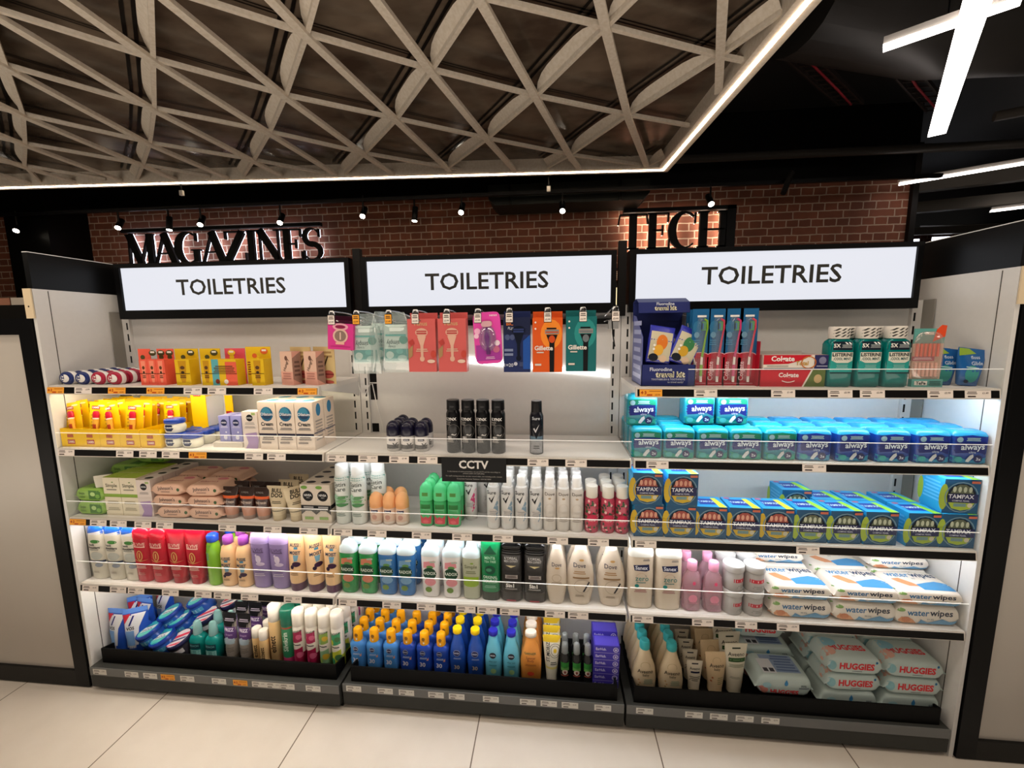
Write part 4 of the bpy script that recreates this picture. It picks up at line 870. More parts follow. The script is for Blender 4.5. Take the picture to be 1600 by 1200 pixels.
K=carton('cream_carton',.04,.092,.03,'8c8cc4',[('r',-.02,.02,0,.09,'8c8cc4'),('e',.0,.068,.012,.012,'16204c'),('t','NIVEA',0,.068,.0055,'dcdcec',0,.019,.02),('l',-.014,.014,.05,.056,2,'c4c4e0'),('e',.002,.015,.007,.008,'d4d4e4'),('e',.006,.034,.003,.003,'e4e4f0')],[('r',-.018,.018,-.012,.012,'9c9ccc')])
grid(K,'lilac cream carton on a small white stand','lilac cream cartons',[.603,.648],.068,.034,2,Z2+.018,.3)
tag(MB().box(.565,.675,.04,.13,Z2,Z2+.0175,'d8d0c4').build('card_stand'),'small white card stand beneath the lilac cartons','stand')
K=carton('cream_carton',.057,.13,.036,'e2d6ce',[('e',.0,.108,.012,.012,'17171c'),('t','NIVEA',0,.108,.0055,'dcdcdc',0,.019,.02),('r',.008,.022,.118,.126,'9cb46c'),('l',-.018,.018,.085,.092,2,'a49c98'),('l',-.02,.02,.072,.078,2,'a49c98'),('p',[(-.02,.052),(.022,.058),(.028,.03),(.022,0),(-.022,0),(-.01,.02)],'a68cb8')]); K.put(.7155,.052,Z2,'white cream carton with lilac swirl beside the tall cream boxes')
K=carton('cream_box',.064,.166,.066,'e6d6c6',[('e',0,.124,.023,.025,'1f6488'),('e',-.002,.128,.017,.018,'3c8cac'),('e',.0,.117,.016,.010,'173c60'),('t','Oilatum',0,.124,.010,'e8e8ec',0,.044,.02),('t','Cream',-.001,.09,.013,'17202c',0,.044,.025),('l',-.022,.022,.070,.077,2,'4c4c54'),('r',-.032,.032,.050,.057,'1f2038'),('l',-.022,.022,.035,.045,2,'6c6460'),('l',-.025,.01,.022,.028,1,'8c8078')],[('e',0,0,.022,.02,'3c8cac')],[('e',.0,.135,.014,.022,'2c7cac'),('l',-.022,.022,.03,.1,7,'a8a098'),('r',-.032,.032,.056,.060,'5c5c70')])
grid(K,'tall white cream box with blue globe emblem','tall cream boxes on the second shelf',[.787,.854,.920],.058,.07,2,Z2,.2)
# ---------------------------------------------------------------- middle bay, second shelf
def rollon(name,hb,hc,r,bodym,capm,F,domed=True,extra=()):
    b=MB().loft([(0,r*.9,r*.9,2),(.003,r,r),(hb-.002,r,r),(hb,r*.94,r*.94)],bodym,20); b.deco(b.front(),F)
    c=MB().loft([(hb,r*.97,r*.97,2),(hb+.003,r*1.0,r*1.0),(hb+hc*.45,r*1.0,r*1.0),(hb+hc*.65,r*.93,r*.93),(hb+hc*.82,r*.75,r*.75),(hb+hc*.93,r*.5,r*.5),(hb+hc*.985,r*.25,r*.25),(hb+hc,r*.04,r*.04)],capm,20); c.deco(c.front(),extra)
    return Kind(thing(name,[('body',b),('cap',c)]),'roll-on')
K=rollon('roll_on',.052,.05,.0235,M('c9c6c2',.25),M('16142c',.25),[('r',-.022,.022,.012,.046,'e2dcd8'),('r',-.022,.022,.010,.024,'4a4644'),('r',-.008,.013,.037,.044,'1c1c28'),('t','NIVEA',.002,.0405,.004,'dcdce4',0,.018,.02),('p',[(.004,.03),(.008,.03),(.018,.014),(.014,.014)],'2c2a2c'),('p',[(.016,.03),(.02,.03),(.008,.014),(.004,.014)],'2c2a2c')])
grid(K,'small roll-on with black domed cap','black-capped roll-ons',[1.220,1.269,1.317],.05,.047,[3,2,2],Z2,1)
def aero(name,h,r,bodym,F,capr,caph,capm,neck=None,capF=(),n=20,dome=.15):
    b=MB().loft([(0,r*.9,r*.9,2,0,neck or bodym),(.003,r,r,2,0,bodym),(h-.014,r,r),(h-.004,r*.86,r*.86,2,0,neck or bodym),(h,r*.8,r*.8)],bodym,n); b.deco(b.front(),F)
    c=MB().loft([(h,capr,capr,2),(h+.001,capr,capr),(h+caph*.8,capr*.98,capr*.98),(h+caph*.97,capr*(1-dome*.6),capr*(1-dome*.6)),(h+caph,capr*(1-dome*1.6),capr*(1-dome*1.6))],capm,n); c.deco(c.front(),capF)
    return Kind(thing(name,[('can',b),('cap',c)]),'aerosol')
LB=M('0c0c0e',.25)
K=aero('body_spray',.143,.0235,LB,[('t','LYNX',-.002,.114,.009,'e0dcd8',0,.036,.035),('t','BLACK',-.012,.104,.004,'a8a4a0',0,.016),('l',-.02,-.006,.094,.1,2,'78746f'),('o',.004,.075,.018,.022,.001,'6c6864'),('p',[(.0,.066),(.008,.062),(.014,.066),(.01,.060),(-.004,.062)],'dcd8d4'),('t','48H',-.010,.054,.007,'d4d0cc',0,.014,.02),('l',-.018,.004,.038,.048,3,'a49c94')],.0215,.032,M('101012',.3),capF=[('e',0,.1545,.008,.003,'3a3a3c')],dome=.05)
for i,x in enumerate((1.428,1.4775,1.527,1.577)): K.put(x,.045,Z2,f'black body spray can above the CCTV notice, {colw(i,4,"")} of four','black body spray cans',rz=.02)
K=aero('deodorant_can',.137,.0225,M('10121a',.25),[('r',-.0215,.0215,.0,.045,'8f8f92'),('r',-.0215,.0215,.045,.06,'5c7484'),('p',[(-.019,.095),(.019,.095),(.0,.052)],'10121a'),('t','Sure',-.001,.119,.010,'c8ccd0',0,.03,.01),('p',[(-.010,.085),(-.006,.088),(-.003,.080),(.010,.100),(-.002,.072)],'c8c8cc'),('l',-.010,.01,.02,.03,2,'3c3c40')],.0175,.036,M('141416',.3),dome=.05); K.put(1.702,.045,Z2,'single black and grey deodorant can standing apart on second shelf')
b=MB().box(-.105,.105,-.0015,0,-.08,0,M('0c0c0d',.4)); b.deco(flatF(-.0015),[('t','CCTV',0,-.022,.026,'d8d4d0',0,.096,.03),('t','In the interest of crime prevention, we use CCTV and the recordings to',0,-.046,.0042,'8c8884',0,.19),('t','protect public and staff safety',0,-.052,.0042,'8c8884',0,.085),('t','For staff training purposes, we also record video, not including audio content',0,-.061,.0042,'8c8884',0,.195),('t','Corporate Customer Relations 1234 567 8900',0,-.070,.0042,'8c8884',0,.12)],nu=1)
o=b.build('cctv_notice'); o.location=(1.503,-.0085,.951); tag(o,'black CCTV notice hanging from the middle bay shelf edge','notice')
# ---------------------------------------------------------------- right bay, second shelf
def always(c1,c2,c3):
    w_,h_,d_=.094,.096,.066; m=M(c1,.22); tm=M(c2,.22); nb='15226c'
    b=MB().loft([(0,w_*.47,d_*.45,8,0,m),(.004,w_*.5,d_*.5,8,0,m),(h_-.014,w_*.5,d_*.5,8,0,tm),(h_-.004,w_*.47,d_*.44,6,0,tm),(h_,w_*.40,d_*.22,4,0,tm)],m,32)
    b.deco(b.front(),[('p',[(-.046,.064),(.046,.066),(.046,.024),(.02,.036),(-.046,.030)],nb),('p',[(-.046,.080),(0,.086),(.046,.080),(.046,.064),(.0,.068),(-.046,.062)],'1a2f8c' if c3 else '14785c'),('p',[(-.046,.0),(.046,.0),(.046,.022),(.0,.010),(-.046,.026)],'2a80a4' if c3 else '1f8c78'),('e',-.030,.072,.008,.008,'8cb4c4'),('l',-.014,.022,.069,.078,3,'a4ccd4'),('t','always',.004,.049,.017,'d8e4f0',.05,.060,.018),('t','ultra',.004,.036,.007,'a8b8d4',0,.02),('e',.020,.016,.011,.011,'1c2458'),('t','3x' if c3 else '2x',.021,.016,.009,'d4d8e4'),('p',[(-.012,.008),(-.004,.006),(.008,.022),(.006,.030),(-.002,.026),(-.010,.014)],'c4ccd0'),('e',-.030,.014,.010,.008,'3c9c9c')],1,12)
    tp=lambda u,v,l:(u,v,h_-.004+.004*max(0,1-abs(v)/.03)-.001+l*.0004)
    b.deco(tp,[('e',.0,-.004,.026,.007,'2c64ac' if c3 else '2c98a8'),('t','always',0,-.004,.008,'c8e4f0',0,.036)],2)
    return Kind(b.build('pads_pack'),'pads pack')
KA=always('1a7f94','22aac8',0); KB=always('1b4398','2f9cd8',1)
AX=[2.046,2.143,2.240,2.340,2.436]; BX=[2.535,2.640,2.750,2.856,2.956]
grid(KA,'turquoise pads pack','turquoise pads packs on the second shelf',AX,.045,.072,3,Z2,1)
for k in (KB,): grid(k,'deep blue pads pack','deep blue pads packs on the second shelf',BX,.045,.072,3,Z2,1)
for x,y,l in ((2.022,.075,'leftmost'),(2.205,.10,'middle'),(2.305,.10,'rightmost')): KA.put(x+.012,y,Z2+.0965,f'turquoise pads pack stacked on top, {l} of three','turquoise pads packs stacked on top')
# ---------------------------------------------------------------- left bay, third shelf
K=pack('wipes_pack',.155,.05,.10,M('8cb452',.3),[('r',.0,.055,.008,.042,'4c7c34'),('e',.02,.028,.012,.008,'b4d484'),('e',.042,.02,.010,.008,'7cb04c'),('t','Simple',-.032,.030,.009,'4c6c34',0,.028),('l',-.045,-.018,.014,.02,2,'5c8040')],[('r',-.05,.0,-.03,.03,'94bc5c'),('r',.01,.05,-.04,.03,'4c8034')])
for x,y,z,l in ((.042,.07,0,'bottom front'),(.042,.072,.0515,'top front')): K.put(x+.024,y,Z3+z,f'green wipes pack at the left end, {l} one','green wipes packs at the left end',sc=(.84,1,1))
for x,y,z,l in ((.075,.19,0,'rear, first from bottom'),(.08,.19,.0515,'rear, second from bottom'),(.075,.19,.103,'rear, third from bottom'),(.16,.22,.15,'rear topmost, lying across')): K.put(x+.012,y,Z3+z,f'green wipes pack in the dark {l}','green wipes packs at the back')
SF=[('r',-.034,.034,.070,.082,'86a83c'),('t','Simple',0,.112,.013,'5c5c48',0,.046),('e',.006,.126,.004,.002,'6c8c3c'),('l',-.02,.02,.096,.1,1,'8c8878'),('l',-.024,.024,.045,.055,2,'a49c84'),('l',-.024,.024,.02,.03,2,'b4ac94')]
K=carton('face_care_carton',.066,.143,.055,'e4dac0',SF,[('r',-.033,.033,-.027,.027,'a4bc3c')],[('r',-.027,.027,.070,.082,'86a83c')])
for i,x in enumerate((.158,.226)):
    for j in range(3): K.put(x,.054+j*.057,Z3,f'cream and green face care carton, {("left","right")[i]} column, {roww(j,3)}','cream and green face care cartons')
K=softtube('face_cream_tube',.05,.145,M('e0dccc',.35),M('5c8c2c',.4),[('r',-.02,.02,.085,.1,'86a83c')],capr=.014); K.put(.105,.045,Z3,'slim white tube with green cap beside the face care cartons',rz=.6)
K=carton('cream_carton',.056,.137,.05,'dccfc8',[('e',.0,.112,.013,.013,'17171c'),('t','NIVEA',0,.112,.006,'dcdcdc',0,.02,.02),('r',.008,.022,.124,.131,'9cb46c'),('l',-.018,.018,.085,.092,2,'a49c98'),('p',[(-.02,.055),(.022,.06),(.026,.03),(.02,0),(-.02,0),(-.008,.02)],'a68cb8')],[('e',.0,0,.015,.011,'2c2c2c')])
for j in range(4): K.put(.288,.05+j*.052,Z3,f'white cream carton with lilac foot, {roww(j,4)}, right of the face care cartons','white lilac-footed cartons')
PW='dcb49c'
K=pack('wipes_pack',.145,.042,.095,M(PW,.35),[('t',"Johnson's",-.002,.026,.013,'1c1c30',.03,.062,.01),('l',-.02,.016,.013,.016,1,'8c6c60'),('e',.048,.022,.005,.006,'3c5c34')],[('t',"Johnson's",0,-.01,.014,'a8505c',0,.07),('e',.03,.02,.02,.012,'c4747c')])
for i,x in enumerate((.385,.520)):
    for k in range(3): 
        for j in range(2):
            K.put(x+(.012 if k==0 and i==0 else 0),.065+j*.105,Z3+.0425*k+(.004 if j else 0),f"pale pink baby wipes pack, {('left','right')[i]} stack, {('bottom','middle','top')[k]} layer, {('front','back')[j]}",'pale pink wipes packs',rz=random.uniform(-.05,.05),ry=random.uniform(-.03,.03)if k==2 else 0)
AB=M('4a2c20',.15)
def amber():
    b=MB().loft([(.014,.022,.018,2,0,M('c08870',.2)),(.03,.024,.019),(.045,.025,.018,2.2,0,M('3a1c18',.15)),(.075,.028,.014,2.4,0,M('e0602c',.3)),(.085,.029,.013,2.4,0,M('3c302c',.12)),(.108,.032,.005,2.2),(.114,.032,.0015)],AB,24); b.deco(b.front(),[('t','FACE WASH',0,.062,.008,'dcc4b4',0,.038,.02),('t','LOREAL',-.004,.098,.006,'8c8884',0,.03)])
    c=MB().loft([(0,.021,.017,2),(.014,.022,.018)],M('a48c80',.3),20)
    return Kind(thing('face_wash_tube',[('body',b),('cap',c)]),'tube')
K=amber()
for i,x in enumerate((.606,.672,.728)):
    for j in range(2): K.put(x,.047+j*.055,Z3,f'amber and orange face wash tube, {colw(i,3)}, {roww(j,2)}','amber face wash tubes')
K=softtube('face_care_tube',.080,.122,M('d8c8a8',.4),M('c8b898',.4),[('t','BULL',0,.106,.014,'1c1814',0,.038,.03),('t','DOG',0,.090,.014,'1c1814',0,.042,.03),('l',-.018,.018,.062,.07,2,'5c5444'),('r',-.024,.024,.036,.038,'2c2820')],capr=.021,caph=.02,crimp=.006)
K.put(.787,.046,Z3,'cream tube with black BULL DOG lettering, facing front','cream face care tubes'); K.put(.853,.046,Z3,'cream tube with black lettering, turned sideways','cream face care tubes',rz=.95)
for j in (1,2): K.put(.79,.046+j*.06,Z3,f'cream tube standing behind the front BULL DOG tube, {("nearer","farther")[j-1]}','cream face care tubes')
K=carton('cream_carton',.054,.138,.050,'d8ccbc',[('e',0,.097,.019,.019,'151518'),('t','NIVEA',0,.100,.008,'dcdcdc',0,.027,.02),('t','MEN',0,.091,.004,'acacac'),('e',-.012,.128,.012,.006,'6c9c3c'),('r',-.027,.027,.050,.064,'17181c'),('l',-.018,.018,.054,.06,1,'9c9c9c'),('r',-.016,.016,.012,.022,'8cac64'),('p',[(-.027,.03),(-.01,.044),(.01,.044),(.027,.03),(.027,.05),(-.027,.05)],'4c4a48')],[('e',0,0,.017,.011,'1c1c1e')],[('r',-.025,.025,.050,.064,'17181c')])
for i,x in enumerate((.912,.9655)):
    for j in range(4): K.put(x,.05+j*.0515,Z3,f'white and black men cream carton, {("left","right")[i]} column, {roww(j,4)}','white and black cream cartons')
# ---------------------------------------------------------------- middle bay, third shelf
K=aero('shaving_gel_can',.175,.0265,M('d9dfda',.25),[('r',-.026,.026,.157,.166,'5c9c90'),('t','Satin',.0,.143,.015,'3c4844',0,.042,.01),('t','Care',.0,.126,.015,'3c4844',0,.038,.01),('e',-.016,.088,.014,.02,'a4ccb4'),('e',.004,.096,.020,.006,'5c9460'),('e',.006,.083,.021,.006,'6ca46c'),('e',.004,.070,.020,.006,'4c8854'),('l',-.016,.016,.03,.04,2,'8c9c94')],.0225,.036,M('eef2f2',.25),neck=M('e4eae8',.3),dome=.25)
for x,y,l in ((1.030,.045,'front left'),(1.087,.045,'front right'),(1.146,.075,'third, partly hidden'),(1.035,.105,'rear left'),(1.092,.105,'rear right')): K.put(x,y,Z3,f'tall white and green shaving gel can, {l}','white shaving gel cans')
K=rollon('roll_on',.058,.052,.0235,M('dcc0ac',.3),M('f0b078',.35),[('r',-.012,.012,.042,.052,'17204c'),('t','Sanex',0,.047,.006,'dce0ec',0,.018,.02),('e',.0,.027,.009,.009,'c49484'),('r',-.02,.02,.0,.012,'e0d4c8')])
for x,y,l in ((1.146,.05,'front left'),(1.193,.05,'front middle'),(1.238,.05,'front right'),(1.168,.097,'back left'),(1.216,.097,'back right')): K.put(x,y,Z3,f'roll-on with peach domed cap, {l}','peach-capped roll-ons')
gm=M('46b06c',.2)
b=MB().loft([(0,.020,.016,2.6,0,gm),(.003,.0225,.018,2.6),(.085,.0225,.018,2.6),(.09,.019,.016,2.4)],gm,24); b.deco(b.front(),[('r',-.016,.016,.062,.078,'2c7c3c'),('l',-.014,.014,.048,.056,2,'2c8c4c'),('p',[(-.017,.010),(.017,.010),(.019,.040),(.008,.030),(0,.036),(-.008,.030),(-.019,.040)],'c8404c'),('e',0,.018,.010,.006,'d85c64')])
c=MB().loft([(.09,.0225,.018,2.4),(.093,.0235,.0195,2.4),(.115,.0235,.0195,2.3),(.135,.0205,.017,2.1),(.147,.012,.011,2),(.151,.003,.003,2)],M('5cd890',.25),24); c.deco(c.front(),[('r',-.010,.010,.108,.120,'4c8c3c')])
K=Kind(thing('roll_on',[('body',b),('cap',c)]),'roll-on'); grid(K,'green roll-on with red heart label','green roll-ons',[1.327,1.375,1.422],.045,.045,3,Z3,.5)
def sure(c1,c2,cap,txt='Sure'):
    if txt=='Sure': F=[('p',[(.008,.03),(.021,.05),(.021,.115),(.0,.07)],c2),('e',0,.048,.018,.026,'d0ccc8'),('t','Sure',-.004,.128,.0125,'1c1c20',0,.030,.012),('p',[(-.014,.108),(-.009,.111),(-.006,.101),(.008,.122),(-.003,.092)],'15151a'),('l',-.012,.014,.05,.064,3,'a4a4a4')]
    else: F=[('t','Dove',0,.128,.0105,'4c4238',0,.032,.006),('e',.0,.113,.005,.003,'b49c7c'),('o',.0,.07,.016,.026,.001,'c4bcb0'),('l',-.014,.014,.035,.05,3,'a49c94')]
    return aero('deodorant_can',.148,.0222,M(c1,.25),F,.0152,.037,M(cap,.3),neck=M('f0efec',.25),dome=.12)
K=sure('dad8d5','d4487c','f0f0ee'); K.put(1.468,.105,Z3,'white and pink deodorant can behind the green roll-ons, front one','white and pink deodorant cans'); K.put(1.502,.165,Z3,'white and pink deodorant can behind the green roll-ons, turned one','white and pink deodorant cans',rz=.9)
K=sure('d2d2d0','7c98ac','efefec'); grid(K,'white and grey-blue deodorant can with tick','white deodorant cans with tick',[1.558,1.605,1.652,1.699],.045,.05,3,Z3,1)
K=sure('d4cfc8','a','f1efec','Dove'); grid(K,'off-white deodorant can with plain label','off-white deodorant cans',[1.745,1.789,1.834],.045,.05,4,Z3,1)
def floral():
    F=[]
    random.seed(3)
    for k in range(46):
        F.append(('e',random.uniform(-.020,.020),random.uniform(.006,.108),random.uniform(.002,.0045),random.uniform(.002,.005),random.choice(['c42c4c','d87c8c','3c5c3c','e8b8b4','2c4434','a41c3c'])))
    F2=[]
    for f in F: F2.append(f)
    b=MB().loft([(0,.021,.021,2),(.003,.0225,.0225),(.108,.0225,.0225),(.116,.019,.019)],M('b8485c',.25),20)
    for f in F2: b.deco(b.front(),[f],random.randint(1,4))
    b.deco(b.front(),[('e',0,.045,.017,.018,'c8284c'),('t','floral',0,.045,.008,'f0d0d4',0,.024)],6)
    c=MB(); cyl(c,.116,.155,.019,M('e9e4d8',.35),20)
    return Kind(thing('deodorant_can',[('can',b),('cap',c)]),'aerosol')
K=floral(); random.seed(11); grid(K,'deodorant can with pink floral print and cream cap','floral deodorant cans',[1.882,1.934,1.980],.045,.05,[2,3,3],Z3,.6)
# ---------------------------------------------------------------- right bay, third shelf
def tampax(cy,ct):
    w_,h_,d_=.092,.105,.082
    F=[('r',-.046,.046,0,.105,'1b4f74'),('e',-.046,.05,.012,.040,cy),('o',.0,.05,.044,.047,.003,'6c8c9c'),('e',.0,.052,.038,.040,'17202c')]
    F+=[('p',[(-.03,.062),(.03,.062),(.022,.080),(.008,.089),(-.008,.089),(-.022,.080)],ct)]
    for k in range(4): F.append(('e',-.02+.0135*k,.074,.0045,.009,'d49c84' if cy!='9cb43c' else 'b4bca4'))
    F+=[('r',-.036,.042,.034,.061,'1a1f50'),('p',[(-.034,.034),(.034,.034),(.024,.016),(0,.010),(-.024,.016)],cy),('t','TAMPAX',-.002,.053,.0125,'d8dce4',0,.066,.015),('t','COMPAK PEARL',-.002,.040,.005,'c4c8dc',0,.045,.01),('r',-.020,.012,.022,.032,'6c8c8c'),('e',.022,.027,.007,.007,'c4c0a4'),('r',.02,.042,.094,.101,'c4684c')]
    K=carton('tampon_box',w_,h_,d_,'2c9cd4',F,[('r',-.03,.022,-.022,.022,'1f3c9c'),('p',[(.022,-.041),(.044,-.041),(.03,.03),(.015,.03)],'ece03c' if cy!='9cb43c' else '9cdc3c'),('t','TAMPAX',-.006,0,.013,'d4e8f4',0,.05,.02),('e',-.03,.03,.010,.006,'c45c7c')],[('l',-.03,.03,.03,.09,5,'5cb4dc')],[('l',-.03,.03,.03,.09,6,'5cb4e4'),('e',-.041+.0,.05,.010,.036,cy)])
    return K
KY=tampax('c8a828','9c4c44'); KG=tampax('9cb43c','5c6450')
grid(KY,'blue tampon box with yellow label','blue and yellow tampon boxes',[2.057,2.157,2.252,2.350,2.448],.056,.084,1,Z3,.6)
grid(KG,'blue tampon box with green label','blue and green tampon boxes',[2.546,2.642,2.742,2.858,2.955],.056,.084,[1,2,2,2,1],Z3,.6)
KG.put(2.556,.16,Z3+.022,'blue tampon box with green label, raised behind the leftmost one','blue and green tampon boxes')
KY.put(2.052,.056,Z3+.1055,'blue tampon box with yellow label, left one stacked on top','blue and yellow tampon boxes'); KY.put(2.158,.056,Z3+.1055,'blue tampon box with yellow label, right one stacked on top','blue and yellow tampon boxes',rz=.03)
KG.put(2.957,.062,Z3+.1055,'blue tampon box with green label, stacked at the right end','blue and green tampon boxes',rz=-.05)
# ---------------------------------------------------------------- left bay, fourth shelf
HS=M('d2cdbd',.28); HBm=M('1f5cc0',.25)
b=MB().loft([(0,.030,.019,2.4,0,HS),(.004,.033,.021,2.4),(.10,.036,.022,2.4),(.165,.034,.020,2.6),(.178,.033,.0195,2.6)],HS,26)
b.deco(b.front(),[('e',.006,.150,.018,.007,'3c7c34'),('t','head&',-.008,.138,.008,'17202c',0,.024,.02),('t','shoulders',.0,.127,.009,'17202c',0,.046,.025),('l',-.018,.018,.116,.12,1,'8c8c84'),('e',.006,.095,.022,.016,'b4b8b0'),('r',-.033,.033,.068,.076,'2c3850'),('e',.012,.058,.014,.008,'8c94a0'),('l',-.012,.012,.028,.034,2,'a49c8c')])
c=MB().loft([(.178,.033,.0195,2.6),(.19,.033,.0195,2.6),(.208,.028,.016,2.4),(.212,.02,.012,2.2)],HBm,26); c.deco(c.front(),[('p',[(-.033,.176),(.033,.176),(.033,.192),(-.033,.178)],'d8dce0')])
K=Kind(thing('shampoo_bottle',[('body',b),('cap',c)]),'shampoo bottle'); grid(K,'white shampoo bottle with slanted blue cap','white shampoo bottles with blue caps',[.047,.117,.187],.048,.06,2,Z4,.3)
RM=M('b30f28',.22)
def elv(bm,capm,F,up=True):
    if up: b=MB().loft([(0,.028,.019,2.4,0,bm),(.004,.032,.021,2.5),(.09,.036,.022),(.168,.036,.021,2.6)],bm,26); c=MB().loft([(.168,.036,.021,2.6),(.172,.0365,.0215,2.6),(.19,.0355,.021,2.5),(.202,.031,.018,2.4),(.209,.02,.012,2.2)],capm,26)
    else: b=MB().loft([(.022,.026,.019,2.3,0,bm),(.03,.029,.020,2.3),(.12,.036,.021,2.4),(.19,.041,.014,2.6),(.203,.042,.010,2.6),(.206,.040,.008)],bm,26); c=MB().loft([(0,.025,.018,2.3),(.003,.026,.019),(.022,.026,.019)],capm,26)
    b.deco(b.front(),F); return Kind(thing('shampoo_bottle',[('body',b),('cap',c)]),'shampoo bottle')
EF=lambda t1='e0b4a8',g='d09a5c':[('t','ELVIVE',0,.148,.013,t1,0,.046,.012),('l',-.022,.022,.136,.14,1,t1),('o',.0,.105,.012,.020,.004,g),('e',.0,.105,.003,.012,g),('p',[(-.03,.092),(0,.084),(.03,.09),(0,.081)],g),('l',-.02,.02,.055,.066,3,t1),('l',-.014,.014,.03,.038,2,'c87c78')]
K=elv(RM,M('c81830',.18),EF()); grid(K,'bright red conditioner bottle with rounded cap','red bottles with rounded caps',[.236,.302],.046,.06,2,Z4,.3)
K=elv(RM,M('a00f24',.25),EF(),False); grid(K,'red bottle with flat slanted top','red bottles with flat tops',[.374,.447],.046,.06,2,Z4,.3)
K=bottle('shampoo_bottle',[(0,.022,.018,2.4,0,M('7cb82c',.25)),(.004,.026,.020),(.12,.026,.020),(.155,.021,.017),(.165,.015,.014)],[('t','VO5',-.008,.11,.012,'2c4c8c',PI/2,.03,.02),('p',[(-.02,.155),(.01,.155),(-.014,.12),(-.024,.12)],'5c9c24')],[(.165,.019,.017,2.2),(.167,.02,.018),(.188,.02,.018),(.192,.016,.014)],'shampoo bottle',capm=M('1c48b8',.25),bm=M('7cb82c',.25))
K.put(.517,.045,Z4,'lime green shampoo bottle with blue cap, front one','lime green blue-capped bottles',rz=-.2); K.put(.535,.11,Z4+.002,'lime green shampoo bottle with blue cap, behind one','lime green blue-capped bottles',rz=.3); K.put(.60,.20,Z4,'lime green shampoo bottle with blue cap, at the back','lime green blue-capped bottles',rz=.3)
AU=[('t','AUSSIE',0,.108,.0115,'1c2c4c',0,.036,.03),('r',-.004,.010,.095,.102,'4c8cac'),('t','MOIST',0,.084,.0105,'1c2c4c',0,.036,.03),('p',[(-.006,.078),(.014,.078),(.010,.06),(-.002,.058)],'6c9cb4'),('e',.006,.050,.013,.008,'3a1f3c'),('e',-.006,.042,.006,.006,'2c1c34'),('l',-.012,.012,.026,.032,2,'8c6c4c')]
PE=M('e8c090',.28)
K=bottle('shampoo_bottle',[(0,.024,.020,2.3,0,PE),(.004,.029,.023),(.12,.029,.023),(.148,.022,.019),(.158,.013,.013)],AU,[(.158,.0155,.0155,2),(.160,.017,.017),(.184,.0165,.0165),(.187,.014,.014)],'shampoo bottle',capm=M('9c4cac',.3),bm=PE); grid(K,'peach shampoo bottle with purple cap','peach bottles with purple caps',[.576,.637],.046,.062,3,Z4,.5)
PU=M('8a78ac',.25)
K=elv(PU,M('b8a4e4',.2),[('t','ELVIVE',-.004,.146,.013,'4a3860',0,.046,.012),('l',-.02,.02,.135,.139,1,'5c4a74'),('e',.0,.112,.010,.014,'d8cce0'),('e',.006,.094,.016,.007,'cabcd8'),('p',[(-.012,.128),(-.006,.132),(.006,.098),(-.002,.094)],'d0c4dc'),('r',-.026,.026,.066,.072,'5c4080'),('l',-.02,.02,.048,.058,2,'c4b8d0')]); grid(K,'lilac bottle with pale lilac cap','lilac bottles',[.704,.776],.047,.06,3,Z4,.4)
AU2=[('t','AUSSIE',0,.165,.0125,'1c2c4c',0,.040,.03),('r',-.004,.010,.150,.158,'4c8cac'),('t','MOIST',0,.138,.0115,'1c2c4c',0,.040,.03),('p',[(-.006,.13),(.014,.13),(.010,.11),(-.002,.108)],'6c9cb4'),('e',.006,.098,.015,.009,'3a1f3c'),('e',-.008,.088,.007,.007,'2c1c34'),('l',-.014,.014,.06,.068,2,'8c6c4c')]
K=softtube('conditioner_tube',.068,.212,PE,M('5c3c54',.35),AU2,capr=.027,caph=.028)
for x,r,l in ((.840,0,'left'),(.908,.75,'middle, turned sideways'),(.974,0,'right')): K.put(x,.046,Z4,f'tall peach conditioner tube standing on its purple cap, {l}','peach conditioner tubes',rz=r)
# ---------------------------------------------------------------- middle bay, fourth shelf
def radox(body,F,capm=M('cfe0e4',.25)):
    b=MB().loft([(0,.026,.017,3,0,body),(.004,.029,.020,3),(.06,.030,.0205,3),(.145,.032,.020,3),(.150,.031,.019,3)],body,26); b.deco(b.front(),F)
    c=MB().loft([(.150,.032,.0205,3),(.153,.0325,.021,3),(.170,.030,.019,3),(.178,.022,.016,3),(.188,.019,.014,3),(.190,.016,.011)],capm,26)
    return Kind(thing('shower_gel_bottle',[('body',b),('cap',c)]),'shower gel bottle')
RF=lambda a:[('p',[(-.02,.130),(.018,.136),(.02,.112),(-.022,.108)],a),('l',.002,.022,.128,.134,1,'a4b4a4'),('e',.002,.112,.012,.006,'5c8c4c'),('e',0,.088,.024,.022,'17402c'),('t','RADOX',0,.090,.011,'dce8dc',0,.044,.02),('e',.002,.058,.020,.014,a),('e',-.004,.030,.012,.010,'6c8c3c')]
K=radox(gel('2ca858'),RF('c8785c')); grid(K,'green shower gel bottle with pale cap','green shower gel bottles',[1.037,1.108],.045,.062,3,Z4,.4)
K=radox(gel('3c84c8'),RF('6c98bc')); grid(K,'blue shower gel bottle with pale cap','blue shower gel bottles',[1.179,1.246],.045,.062,3,Z4,.4)
K=radox(M('dcd8d4',.25),RF('d88c94')); grid(K,'white and pink shower gel bottle with pale cap','white and pink shower gel bottles',[1.333,1.408],.045,.062,3,Z4,.4)
K=radox(gel('d0d4b8'),[('t','Simple',0,.118,.012,'4c5434',0,.044),('e',.004,.132,.006,.003,'7c9c3c'),('l',-.018,.018,.095,.104,2,'6c7450'),('r',-.026,.026,.055,.083,'8cac2c'),('e',0,.055,.026,.008,'8cac2c')]); grid(K,'clear shower gel bottle with lime label','clear lime-labelled shower gel bottles',[1.478],.045,.062,3,Z4,.4)
OG=M('0f7c48',.25)
